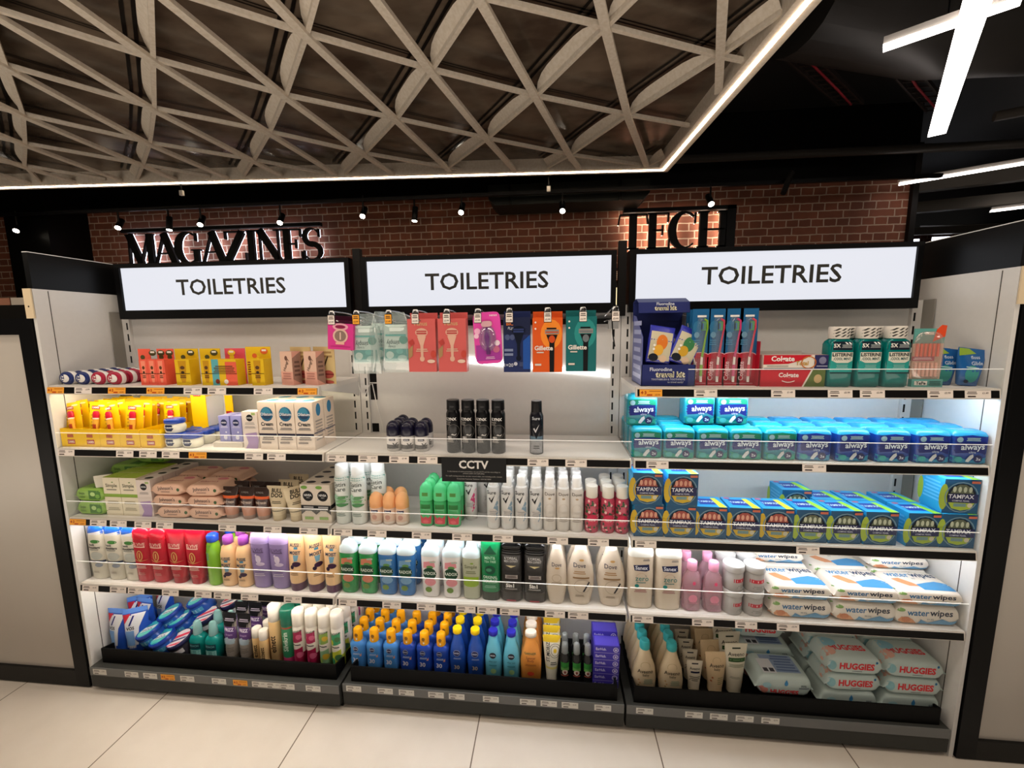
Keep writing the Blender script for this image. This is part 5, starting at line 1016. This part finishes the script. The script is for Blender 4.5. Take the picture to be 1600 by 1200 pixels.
K=bottle('shower_gel_bottle',[(.03,.030,.020,3,0,OG),(.034,.032,.021,3),(.16,.033,.021,3),(.20,.034,.016,3),(.209,.034,.010,3)],[('t','MINT&',0,.155,.011,'9cd8b4',0,.036,.02),('t','TEA TREE',0,.142,.0085,'9cd8b4',0,.040,.02),('p',[(-.022,.168),(.022,.168),(0,.198)],'0a4c30'),('e',0,.112,.018,.016,'0a4830'),('e',-.004,.112,.010,.006,'3c8c64'),('t','ORIGINAL',0,.086,.010,'b8dcc4',0,.048,.03),('t','SOURCE',0,.072,.012,'b8dcc4',0,.048,.03),('l',-.02,.02,.048,.056,2,'7cb494')],[(0,.030,.020,3),(.003,.031,.021,3),(.03,.031,.021,3)],'shower gel bottle',capm=M('3c4038',.3),bm=OG); grid(K,'dark green shower gel bottle between clear and black ones','dark green shower gel bottles',[1.544],.046,.06,2,Z4,.3)
LM=M('1a1716',.22)
K=bottle('shower_gel_bottle',[(0,.034,.021,3,0,M('3c3834',.3)),(.004,.037,.023,3),(.036,.038,.0235,3,0,LM),(.168,.038,.0235,3),(.172,.036,.022,3)],[('t',"L'OREAL",0,.158,.0095,'cccac8',0,.042,.012),('t','MEN EXPERT',0,.147,.0075,'cccac8',0,.046,.012),('p',[(-.018,.132),(.018,.132),(0,.124)],'dccc9c'),('r',-.020,.022,.085,.098,'a49c98'),('l',-.016,.018,.088,.095,2,'3c2c2c'),('t','5in1',-.004,.060,.013,'e8e4e0',0,.030,.04),('l',-.02,.02,.046,.05,1,'8c8884'),('r',-.016,.016,.002,.008,'a4444c')],[(.172,.038,.0235,3),(.182,.038,.0235,3),(.186,.034,.020,3),(.1865,.037,.022,3),(.200,.036,.021,3),(.206,.03,.017,3)],'shower gel bottle',capm=M('0c0c0c',.1),bm=LM); grid(K,'black shower gel bottle with glossy cap','black shower gel bottles',[1.616,1.695],.048,.062,2,Z4,.3)
DV=M('cdbfac',.28)
def dove(w_,F): 
    b=MB().loft([(0,w_*.33,.019,2.2,0,DV),(.004,w_*.36,.021),(.05,w_*.47,.024),(.09,w_*.5,.024),(.13,w_*.45,.023),(.17,w_*.30,.020),(.195,w_*.2,.016)],DV,26); b.deco(b.front(),F)
    c=MB().loft([(.195,w_*.205,.0165,2.2),(.20,w_*.19,.016),(.212,w_*.16,.014),(.22,w_*.12,.010)],M('ece8e0',.3),22)
    return Kind(thing('body_wash_bottle',[('body',b),('pump_cap',c)]),'body wash bottle')
K=dove(.092,[('t','Dove',-.004,.142,.0155,'2c2c48',0,.040,.008),('e',.002,.160,.008,.004,'c4985c'),('l',-.024,.016,.112,.122,2,'a8845c'),('r',-.026,.028,.096,.101,'8c6c48'),('o',.006,.070,.028,.024,.0012,'a49480'),('p',[(.006,.05),(.012,.05),(.030,.082),(.026,.086)],'2c2830'),('l',-.018,.012,.032,.038,2,'8c7c68')]); grid(K,'wide cream body wash bottle with drop emblem','wide cream body wash bottles',[1.848,1.950],.048,.06,2,Z4,.3)
K=dove(.072,[('t','Dove',0,.142,.0135,'2c2c48',0,.032,.008),('e',.002,.130,.008,.003,'c4985c'),('o',.0,.095,.016,.014,.002,'b4a48c'),('l',-.018,.018,.074,.08,2,'8c7c68')]); grid(K,'slim cream body wash bottle beside the black ones','slim cream body wash bottles',[1.768],.046,.055,3,Z4,.3)
# ---------------------------------------------------------------- right bay, fourth shelf
SX=M('d2c4b0',.28)
b=MB().loft([(0,.036,.021,3,0,SX),(.004,.040,.023,3),(.10,.042,.024,3),(.18,.040,.022,3)],SX,26); b.deco(b.front(),[('p',[(-.026,.152),(.024,.156),(.026,.136),(.016,.132),(-.022,.134)],'17204c'),('t','Sanex',0,.144,.013,'dce0ec',0,.040,.02),('l',.004,.026,.168,.173,2,'4c4c58'),('o',.0,.108,.018,.018,.001,'c09c84'),('t','zero',.002,.105,.018,'2c7c78',0,.042,.004),('t','%',.014,.117,.006,'8c8c8c'),('e',-.014,.082,.007,.006,'1c7c78'),('l',-.016,.014,.092,.095,1,'5c8c88'),('l',-.022,.018,.060,.068,2,'a86c70')])
c=MB().loft([(.18,.041,.0228,3),(.19,.041,.0225,3),(.210,.036,.018,2.6),(.216,.026,.012)],M('e4e4dc',.3),26)
K=Kind(thing('shower_gel_bottle',[('body',b),('cap',c)]),'shower gel bottle'); grid(K,'cream shower gel bottle with white shell cap','cream bottles with white shell caps',[2.044,2.134],.048,.062,2,Z4,.3)
PK=M('f4c8d6',.08,0,0,.7,1,1.38)
b=MB().loft([(0,.024,.018,3,0,PK),(.004,.029,.022,2.8),(.09,.029,.022,2.6),(.120,.024,.019,2.4),(.136,.013,.013,2)],PK,26); b.deco(b.front(),[('e',.002,.098,.005,.006,'cc4468'),('t',"Johnson's",0,.072,.009,'a82c48',.05,.040,.008),('e',.0,.045,.014,.014,'dc88a0'),('l',-.014,.014,.028,.034,2,'c0788c')])
c=MB(); cyl(c,.136,.166,.0155,M('eca4c4',.3),20,.0135)
K=Kind(thing('baby_oil_bottle',[('body',b),('cap',c)]),'baby oil bottle'); grid(K,'clear pink baby oil bottle with pink cap','pink baby oil bottles',[2.209,2.277],.046,.058,[3,2],Z4,.4)
def sudo():
    b=MB(); cyl(b,0,.062,.030,M('aaa6a3',.35),24); b.deco(b.front(),[('r',-.026,.026,.030,.042,'b82c3c'),('l',-.02,.02,.033,.039,1,'ecd0cc'),('l',-.02,.02,.012,.02,2,'8c8c88')])
    c=MB().loft([(.062,.031,.031,2),(.063,.032,.032),(.080,.032,.032),(.082,.031,.031)],M('bcbab8',.35),26); c.deco(flatT(.082),[('e',0,0,.027,.027,'c9c6c2'),('e',0,0,.023,.023,'d6d4d0')])
    return Kind(thing('cream_tub',[('tub',b),('lid',c)]),'tub')
K=sudo()
for i,x in enumerate((2.338,2.402)):
    for j in range(3):
        for k in range(2): K.put(x,.045+j*.066,Z4+.0828*k,f'grey round cream tub, {("left","right")[i]} column, {roww(j,3)}, {("lower","upper")[k]} one','grey round cream tubs',rz=(.8 if i==0 else .1)+random.uniform(-.2,.2))
WF=[('t','water',-.029,.039,.020,'2c6c9c',0,.062,.02),('t','wipes',.036,.039,.020,'1f2c40',0,.066,.02),('e',-.078,.048,.012,.006,'7ca45c'),('p',[(-.09,.004),(-.03,.004),(-.045,.02),(-.075,.026)],'d89c74'),('e',-.062,.018,.013,.009,'c88460'),('p',[(-.03,.004),(.088,.004),(.088,.020),(.06,.016),(.04,.024),(.0,.010),(-.02,.02)],'6c9cc0'),('t','99.9%',.006,.021,.006,'8c9498')]
WT=[('t','water',-.036,.030,.026,'2c80b4',0,.070,.02),('t','wipes',.039,.030,.026,'1f3c60',0,.074,.02),('p',[(-.07,.005),(-.045,.012),(-.02,-.012),(-.01,-.03),(-.04,-.03),(-.06,-.012)],'d89468'),('p',[(-.01,-.046),(.088,-.046),(.088,-.012),(.05,.0),(.02,-.008),(-.015,-.02)],'4c94c8'),('t','60',.0,.012,.008,'8c9498')]
K=pack('wipes_pack',.190,.062,.115,M('e4dcd0',.3),WF,WT,.004)
WX=(2.540,2.728,2.906)
for i,x in enumerate(WX):
    nm=('left','middle','right')[i]
    for j in range(2):
        K.put(x,.075+j*.12,Z4,f'white and blue wipes pack, {nm} stack, lower, {("front","back")[j]}','white and blue wipes packs',sc=(1,1,1))
        K.put(x-(.008 if i==0 else 0),.072+j*.12,Z4+.0665,f'white and blue wipes pack, {nm} stack, upper, {("front","back")[j]}','white and blue wipes packs',sc=(1,1,.75),rz=random.uniform(-.03,.03))
K.put(2.52,.20,Z4+.114,'white and blue wipes pack lying topmost at the back, left','white and blue wipes packs',sc=(1,1,.6)); K.put(2.905,.19,Z4+.114,'white and blue wipes pack lying topmost at the back, right','white and blue wipes packs',sc=(1,1,.6))
# ---------------------------------------------------------------- left bay, base
BL=M('2450b4',.3)
b=MB().loft([(.0,.030,.016,2.2,0,BL),(.02,.034,.019),(.08,.039,.016),(.150,.040,.005),(.158,.040,.002,2.2,0,M('5c8cdc',.3)),(.176,.040,.0015)],BL,24)
b.deco(b.front(),[('r',-.036,-.004,.018,.150,M('d8dce4',.3)),('p',[(-.038,.156),(-.014,.156),(-.036,.118)],'c42c3c'),('p',[(-.012,.154),(.034,.154),(.010,.10),(.004,.03),(-.012,.03)],'e0e2e8'),('e',.030,.085,.020,.034,'2450b4'),('p',[(-.008,.148),(-.002,.148),(-.018,.110),(-.024,.110)],'17206c'),('t','VO5',-.018,.100,.012,'17171c',0,.026,.03),('r',-.034,-.006,.030,.090,'7ca8e0')])
K=Kind(b.build('hair_wax_pack'),'hair product pack')
for x,y,r,l in ((.045,.075,0,'front left'),(.112,.085,.5,'front right, turned'),(.090,.145,-.1,'middle row'),(.05,.16,.6,'middle row left, turned'),(.110,.21,0,'rearmost')): K.put(x,y,Z5,f'blue white and red hair product pack, {l}','blue hair product packs',rz=r)
def tin(bm,lm,F,red=0):
    b=MB(); cyl(b,-.014,.036,.042,M('1c4ca4',.2) if not red else M('2c2a34',.3),28); b.deco(b.front(),[('r',-.03,.03,.010,.028,'3c8cb4' if not red else 'c8c4c8'),('l',-.022,.022,.013,.025,3,'c4d8e8')])
    c=MB().loft([(.036,.042,.042,2),(.037,.0445,.0445),(.050,.0445,.0445),(.052,.043,.043)],lm,28); c.deco(flatT(.052),F)
    return Kind(thing('styling_tin',[('tin',b),('lid',c)]),'tin')
TF=[('e',0,0,.037,.037,'2c9cac'),('p',[(-.03,-.016),(.03,-.004),(.033,.014),(-.024,.010)],'e0e4e4'),('p',[(-.018,-.03),(.02,-.028),(.034,-.010),(-.03,-.012)],'58c0b8'),('t','SHOCK',0,-.003,.010,'1c3464',.12,.044,.02),('t','WAVES',0,.012,.007,'1c3464',.12,.03,.02)]
TR=[('e',0,0,.040,.040,'d8d4d8'),('p',[(-.038,-.006),(.038,.010),(.034,.022),(-.034,.010)],'d0304c'),('p',[(-.034,-.020),(.036,-.008),(.037,.0),(-.036,-.012)],'2c3468'),('p',[(-.02,-.034),(.02,-.034),(.032,-.022),(-.03,-.030)],'d0304c')]
K=tin(BL,M('1c3c9c',.2),TF)
RX=.2
for x,y,z,l,rx in ((.184,.088,.034,'front left, tilted forward','a'),(.252,.075,.018,'front right, tilted forward','a'),(.215,.15,.066,'middle left','a'),(.262,.145,.045,'middle, below the left one','a'),(.30,.20,.095,'rear, highest','a'),(.305,.20,.04,'rear, under the highest','a'),(.31,.145,.012,'lower middle right','a')): K.put(x,y,Z5+z+.012,f'round blue and turquoise styling tin, {l}','blue styling tins',rx=RX,ry=-.34)
K=tin(0,M('2c2c54',.25),TR,1)
for x,y,z,l in ((.318,.080,.010,'front'),(.362,.165,.050,'middle'),(.415,.235,.07,'rear')): K.put(x,y,Z5+z+.012,f'round red white and navy styling tin, {l}','red and white styling tins',rx=RX,ry=-.3)
TE=gel('16a09a')
b=MB().loft([(0,.027,.022,2.4,0,TE),(.004,.031,.025),(.075,.031,.025),(.088,.024,.020),(.094,.013,.013,2)],TE,24); b.deco(b.front(),[('r',-.022,.022,.044,.066,'14404c'),('t','BEACH',0,.057,.008,'8ccccc',0,.034,.02),('r',-.022,.022,.018,.040,'8cccc8'),('l',-.018,.018,.022,.036,3,'1c6c70')])
c=MB().loft([(.094,.0155,.0155,2),(.096,.016,.016),(.122,.0165,.012),(.14,.014,.010,2),(.146,.009,.007)],M('a8dcdc',.12,0,0,.4),20); n_=MB().loft([(.112,.0145,.0105,2),(.142,.0125,.0085)],M('48bcbc',.2),16)
K=Kind(thing('styling_spray',[('body',b),('cap',c)]),'styling spray'); 
for x,y,l in ((.380,.078,'front left'),(.446,.078,'front right'),(.412,.140,'middle left'),(.470,.140,'middle right'),(.46,.20,'rear')): K.put(x,y,Z5-.002,f'teal styling spray bottle with clear cap, {l}','teal styling sprays')
K=softtube('hair_serum_tube',.056,.190,M('9c948c',.3),M('7c746c',.35),[('r',-.026,.026,.135,.172,'141418'),('l',-.020,.020,.156,.166,2,'a49cac'),('r',-.026,.026,.088,.135,'5a3c78'),('t','FRIZZ',0,.124,.012,'e4dcec',0,.036,.03),('t','dream',0,.106,.008,'b89cc8',0,.028),('e',.0,.082,.022,.010,'b0c0cc'),('p',[(-.02,.088),(-.004,.098),(.004,.084),(.02,.092),(.02,.07),(-.02,.07)],'a4b8c4'),('l',-.018,.018,.04,.056,3,'7c746c')],capr=.021,caph=.02,crimp=.026,topm='16161a')
grid(K,'purple and grey hair serum tube with black top','purple hair serum tubes',[.523,.582],.075,.062,3,Z5-.001,.6)
GO=M('e0bc84',.28)
def elnett(h,r,txt,hc):
    b=MB().loft([(0,r*.92,r*.92,2,0,GO),(.003,r,r),(h-hc-.004,r,r),(h-hc,r*.95,r*.95)],GO,20); b.deco(b.front(),[('t',txt,0,(h-hc)*.48,r*.9,'2c2018',PI/2,(h-hc)*.75,.02)])
    c=MB(); cyl(c,h-hc,h,r*.97,M('e6e0d6',.3),20,r*.8); return Kind(thing('hairspray_can',[('can',b),('cap',c)]),'hairspray')
K=elnett(.135,.0175,'elnett',.036)
for x,y,l in ((.629,.075,'front left'),(.665,.065,'front right'),(.645,.115,'rear left'),(.68,.108,'rear right')): K.put(x,y,Z5-.001,f'small gold hairspray can with white cap, {l}','small gold hairspray cans')
K=elnett(.232,.0235,'elnett',.062); K.put(.705,.08,Z5-.001,'tall gold hairspray can with white cap, front one','tall gold hairspray cans'); K.put(.70,.145,Z5-.001,'tall gold hairspray can with white cap, rear one','tall gold hairspray cans')
GR=M('2c8058',.28)
b=MB().loft([(0,.024,.024,2,0,M('c83c74',.3)),(.003,.026,.026),(.03,.026,.026,2,0,GR),(.155,.026,.026),(.158,.025,.025)],GR,22); b.deco(b.front(),[('t','Silvikrin',0,.095,.018,'d8e4d8',PI/2,.10,.02),('r',-.025,.025,.148,.154,'a4483c')])
c=MB().loft([(.158,.0265,.0265,2),(.162,.027,.027),(.215,.027,.027),(.222,.023,.023),(.2225,.02,.02)],M('14604c',.25),22)
K=Kind(thing('hairspray_can',[('can',b),('cap',c)]),'hairspray'); K.put(.756,.082,Z5-.001,'green and pink hairspray can with dark green cap, front one','green hairspray cans'); K.put(.762,.15,Z5+.004,'green and pink hairspray can with dark green cap, rear one','green hairspray cans')
def batiste(c1,c2,c3):
    b=MB().loft([(0,.021,.021,2,0,M(c2,.28)),(.003,.0235,.0235),(.052,.0235,.0235,2,0,M('e4ded2',.28)),(.150,.0235,.0235),(.158,.021,.021)],M(c2,.28),22)
    b.deco(b.front(),[('p',[(-.023,.13),(.023,.145),(.023,.10),(-.023,.09)],c1),('p',[(-.023,.06),(.023,.078),(.023,.02),(-.023,.02)],c2),('e',.008,.118,.010,.010,c3),('e',.008,.045,.012,.012,c3),('t','Batiste',0,.142,.010,'2c4438',.18,.040,.01),('l',-.014,.014,.084,.088,1,'3c3c3c'),('e',-.012,.105,.006,.010,c2),('e',-.01,.03,.007,.012,c1)])
    c=MB().loft([(.158,.0225,.0225,2),(.160,.0232,.0232),(.205,.0232,.0232),(.216,.021,.021),(.217,.018,.018),(.214,.017,.017)],M('e6e0d4',.3),22)
    return Kind(thing('dry_shampoo_can',[('can',b),('cap',c)]),'dry shampoo')
for i,(x,cs,cl) in enumerate(((.800,('a82c54','a81c48','d8688c'),'crimson'),(.852,('b42c5c','a81c48','d8688c'),'crimson, second'),(.903,('8cac54','88b488','d8b43c'),'pale green'),(.952,('3c9c6c','c4cc3c','4c7c4c'),'green and yellow'))):
    K=batiste(*cs)
    for j in range(3 if i==3 else 2): K.put(x,.08+j*.058,Z5-.001,f'{cl} dry shampoo can with white cap, {roww(j,3)}','dry shampoo cans with white caps')
K=batiste('c83c84','6c1c5c','8c3c84'); K.put(.955,.235,Z5,'purple and pink dry shampoo can standing rearmost at the right end')
# ---------------------------------------------------------------- middle bay, base
def sunspray(c):
    m=M(c,.25)
    b=MB().loft([(0,.025,.018,2.6,0,m),(.004,.029,.021,2.6),(.03,.030,.021),(.045,.0285,.0205),(.06,.030,.021),(.075,.0285,.0205),(.092,.0305,.021),(.102,.028,.020),(.110,.016,.015,2)],m,26)
    b.deco(b.front(),[('e',-.003,.082,.010,.010,'c4ccdc'),('e',-.003,.082,.009,.009,'1c2458'),('t','NIVEA',-.003,.082,.005,'e0e4ec',0,.016,.02),('l',-.014,.014,.06,.066,2,'b8c8dc'),('p',[(.010,.054),(.018,.054),(.018,.066)],'e8a484'),('t','30',-.004,.038,.016,'e8e4dc',0,.022,.02)])
    cp=MB().loft([(.108,.0165,.0155,2),(.110,.017,.016),(.140,.0168,.0158),(.152,.0155,.0145),(.157,.010,.0095),(.158,.004,.004)],M('f4a90c',.3),22); cp.deco(cp.front(),[('e',.0,.134,.006,.007,'8c5c1c'),('e',.001,.120,.003,.004,'e8e0d4')])
    return Kind(thing('sun_spray',[('body',b),('cap',cp)]),'sun spray')
K=sunspray('4a8fd4'); grid(K,'light blue sun spray with orange cap','light blue sun sprays',[1.030,1.093,1.158],.082,.052,[4,4,3],Z5-.001,.6)
K=sunspray('2348a8'); grid(K,'dark blue sun spray with orange cap','dark blue sun sprays',[1.222,1.286,1.348],.082,.052,[3,4,4],Z5-.001,.6)
def lotion(c,capc,F,h=.162,w_=.031):
    m=M(c,.25)
    b=MB().loft([(0,w_*.86,.018,2.4,0,m),(.004,w_*.95,.021,2.4),(h*.45,w_,.022,2.3),(h*.7,w_*.8,.019,2.2),(h*.9,w_*.48,.014,2),(h,w_*.44,.013,2)],m,26); b.deco(b.front(),F)
    c_=MB().loft([(h,w_*.50,.0145,2),(h+.001,w_*.54,.0155),(h+.016,w_*.54,.0155),(h+.018,w_*.50,.0145)],M(capc,.3),22)
    return Kind(thing('sun_lotion_bottle',[('body',b),('cap',c_)]),'sun lotion')
NF=lambda c:[('e',0,.092,.0125,.0115,'b8c4d8'),('e',0,.092,.0115,.0105,'1c2458'),('t','NIVEA',0,.092,.0055,'e0e4ec',0,.019,.02),('l',-.012,.016,.070,.075,2,'9cb0d8'),('t','30',0,.038,.015,'d8c8a8',0,.022,.01)]
K=lotion('2450a8','f4cc10',NF(0)); grid(K,'dark blue sun lotion bottle with flat yellow cap','dark blue sun lotion bottles',[1.410,1.476],.082,.05,4,Z5-.001,.4)
K=lotion('6cc0d4','2c2ca8',[('e',0,.092,.012,.011,'2c3038'),('t','NIVEA',0,.092,.0055,'e0e4ec',0,.018,.02),('t','after sun',0,.070,.006,'2c6478',0,.03),('l',-.014,.014,.052,.056,1,'3c8c9c'),('e',.002,.032,.010,.010,'8cb47c')]); grid(K,'turquoise lotion bottle with flat violet-blue cap','turquoise lotion bottles',[1.542,1.608],.082,.05,3,Z5-.001,.4)
K=lotion('eb9a45','ecdcc8',[('t','GARNIER',-.002,.108,.008,'2c5c34',0,.042,.02),('t','Summer',0,.092,.009,'a4542c',0,.034),('t','Body',0,.081,.009,'a4542c',0,.024),('l',-.02,.02,.062,.068,2,'b4642c'),('e',.0,.032,.012,.008,'d4482c')],.165,.038); grid(K,'orange body lotion bottle with pale cap','orange body lotion bottles',[1.678],.082,.044,5,Z5-.001,.4)
K=softtube('tanning_tube',.064,.170,M('ddd6c0',.35),M('d8d0bc',.4),[('r',-.031,.031,.145,.166,'e0bc2c'),('t','ST.MORIZ',-.013,.110,.012,'1c1c1c',PI/2,.070,.015),('o',.012,.115,.022,.026,.0015,'1c1c1c'),('o',.012,.115,.015,.019,.0015,'1c1c1c'),('e',.012,.115,.006,.008,'e0bc2c'),('l',-.004,.018,.065,.075,2,'4c4c44'),('r',-.022,.022,.050,.058,'d8c878')],capr=.019,caph=.016,crimp=.006,topm=M('e4c02c',.35)); grid(K,'yellow-topped white tanning tube','white and yellow tanning tubes',[1.752],.084,.048,4,Z5-.001,.6)
IK=M('1c1c1c',.25)
b=MB().loft([(0,.015,.015,2,0,IK),(.003,.0175,.0175),(.095,.0175,.0175),(.112,.010,.010),(.118,.0095,.0095)],IK,20); b.deco(b.front(),[('r',-.014,.014,.062,.082,'3c8c3c'),('r',-.014,.014,.050,.062,'6cac54'),('e',0,.045,.010,.010,'dcc8b8'),('e',0,.045,.004,.005,'8c3c34'),('l',-.012,.012,.03,.034,1,'a44c3c')])
c=MB().loft([(.110,.012,.012,2),(.112,.0125,.0125),(.138,.0115,.0115),(.146,.010,.010),(.148,.006,.006)],M('b4b8b4',.1,0,0,.5),18)
K=Kind(thing('insect_spray',[('body',b),('cap',c)]),'insect spray'); grid(K,'slim black and green spray with clear cap','slim black and green sprays',[1.800,1.841,1.880],.080,.046,2,Z5-.001,.6)
K=carton('earplug_carton',.088,.0265,.05,'4438a8',[('t','EarHub.',-.020,.014,.010,'dcd8f0',0,.036,.015),('o',.030,.013,.009,.009,.002,'dcd8f0'),('e',.030,.013,.004,.004,'c8c4e0'),('r',-.043,.043,.0,.001,'c4bce8')],[('r',-.04,.04,-.022,.022,'5c50c8')])
for k in range(6): K.put(1.941+(.0006*k),.083,Z5+.0268*k,f'violet earplug carton in the stack of six, {("lowest","second from bottom","third from bottom","third from top","second from top","topmost")[k]}','violet earplug cartons',rz=0)
for k in range(6): K.put(1.943,.136,Z5+.0268*k+.012,f'violet earplug carton in the rear stack, {("lowest","second from bottom","third from bottom","third from top","second from top","topmost")[k]}','violet earplug cartons')
# ---------------------------------------------------------------- right bay, base
AV=M('dbc6a2',.32)
b=MB().loft([(0,.036,.021,2.3,0,AV),(.004,.040,.024,2.3),(.04,.0415,.025),(.085,.036,.023),(.13,.020,.017,2.1),(.150,.0155,.0145,2)],AV,26); b.deco(b.front(),[('o',0,.095,.016,.014,.0012,'b49c74'),('r',-.018,.018,.079,.090,AV),('t','Aveeno',0,.076,.0135,'2c2824',0,.052,.008),('t','baby',.002,.062,.0085,'4c4438',0,.022),('l',-.006,.026,.030,.048,4,'8ca08c'),('e',-.022,.045,.003,.003,'c89c6c'),('e',-.018,.034,.003,.003,'c89c6c'),('e',-.022,.025,.003,.003,'a88c5c')])
c=MB().loft([(.150,.0165,.0165,2),(.152,.0175,.0175),(.168,.0175,.0175),(.178,.016,.016),(.180,.013,.013)],M('3fb0b4',.3),22)
K=Kind(thing('baby_wash_bottle',[('body',b),('cap',c)]),'baby wash bottle'); grid(K,'cream baby wash bottle with turquoise cap','cream baby wash bottles',[2.075,2.166],.078,.044,[5,5],Z5-.001,.4)
K=softtube('lotion_tube',.055,.108,M('ddd4c0',.35),M('d4c8ac',.4),[('r',-.010,.012,.096,.100,'2c2c34'),('t','Aveeno',0,.082,.010,'2c2824',0,.034,.01),('r',-.014,.016,.067,.073,'1f2440'),('l',-.018,.018,.042,.056,3,'6c6858')],capr=.018,caph=.014,crimp=.006); grid(K,'small cream tube with navy label','small cream tubes with navy labels',[2.247],.082,.05,4,Z5-.001,1)
K=softtube('baby_lotion_tube',.078,.145,M('dcc29a',.35),M('d8c098',.4),[('o',0,.115,.014,.012,.0012,'b49c74'),('r',-.016,.016,.100,.111,M('dcc29a',.35)),('t','Aveeno',0,.100,.013,'2c2824',0,.048,.01),('t','baby',0,.087,.008,'4c4438',0,.02),('l',-.002,.022,.04,.062,4,'a89c74'),('e',-.016,.06,.003,.003,'b4643c'),('e',-.02,.048,.003,.003,'b4643c')],capr=.023,caph=.018,crimp=.006); grid(K,'wide tan baby lotion tube','wide tan baby lotion tubes',[2.318],.084,.055,4,Z5-.001,1,rz=.08)
K=softtube('lotion_tube',.078,.178,M('ddd6c0',.35),M('d4ccb4',.4),[('r',-.014,.014,.160,.165,'2c3828'),('t','Aveeno',0,.142,.0135,'2c2824',0,.056,.01),('r',-.026,.030,.116,.130,'2f5428'),('l',-.022,.02,.122,.124,1,'7c9c70'),('l',-.026,.026,.098,.108,3,'8c9478'),('l',-.022,.01,.06,.066,2,'a8a48c'),('e',.022,.045,.005,.006,'d49c5c')],capr=.023,caph=.018,crimp=.006); grid(K,'tall cream tube with green label','tall cream tubes with green labels',[2.382],.088,.055,3,Z5-.001,1,rz=.1)
HF=[('t','HUGGIES',.004,.030,.021,'d82c34',0,.105,.045),('l',-.01,.02,.012,.014,1,'5c5c64'),('e',-.07,.03,.012,.016,'88b8c0'),('e',.062,.046,.004,.004,'1c6c9c')]
HFb=[('t','HUGGIES',.0,.014,.016,'d82c34',0,.095,.045),('e',.004,.045,.006,.0075,'3c84b8'),('p',[(-.0018,.049),(.0098,.049),(.004,.060)],'3c84b8'),('t','99%',.060,.040,.008,'3c4450'),('l',.045,.078,.030,.034,1,'6c7480'),('e',-.07,.02,.016,.014,'c88478'),('e',-.058,.038,.014,.01,'9cc4cc')]
HT=[('r',-.05,.06,-.035,.04,'8ca0bc'),('r',-.065,-.02,-.04,.02,'d0d4d8'),('r',-.06,-.045,-.035,-.02,'3c3c44'),('r',-.04,-.025,-.035,-.02,'3c3c44'),('l',-.015,.055,-.03,.035,6,'5c7094')]
HT2=[('t','HUGGIES',.0,-.005,.022,'d82c34',0,.11,.04),('e',-.05,.02,.03,.02,'8cc0d0'),('e',-.065,-.02,.02,.018,'d8a898')]
HW=M('bccdc9',.22)
KH=pack('wipes_pack',.19,.072,.105,HW,HFb,HT,.010); KU=pack('wipes_pack',.18,.058,.105,HW,HF,HT2,.010)
HX_=(2.520,2.722,2.908)
for i,x in enumerate(HX_):
    nm=('left','middle','right')[i]
    z=Z5-.001
    KH.put(x,.088,z+(.038 if i==0 else .0),f'pale blue wipes pack with red lettering, {nm} stack, bottom front','pale blue wipes packs',sc=(.97,1,1))
    KH.put(x,.198,z,f'pale blue wipes pack with red lettering, {nm} stack, bottom back','pale blue wipes packs',sc=(.97,1,1))
    if i==0:
        KH.put(x-.005,.198,z+.0735,'pale blue wipes pack, left stack, middle back, shown from above','pale blue wipes packs',sc=(1,1,.7))
        KU.put(x-.02,.222,z+.128,'pale blue wipes pack, left stack, standing upright at the back','pale blue wipes packs',rx=-.2)
    else:
        for k in range(2):
            for j in range(2): KU.put(x+(.006 if i==1 else 0),.086+j*.108,z+.0735+.0605*k,f'pale blue wipes pack with red lettering, {nm} stack, {("middle","top")[k]}, {("front","back")[j]}','pale blue wipes packs',rz=random.uniform(-.03,.03),ry=random.uniform(-.02,.02))
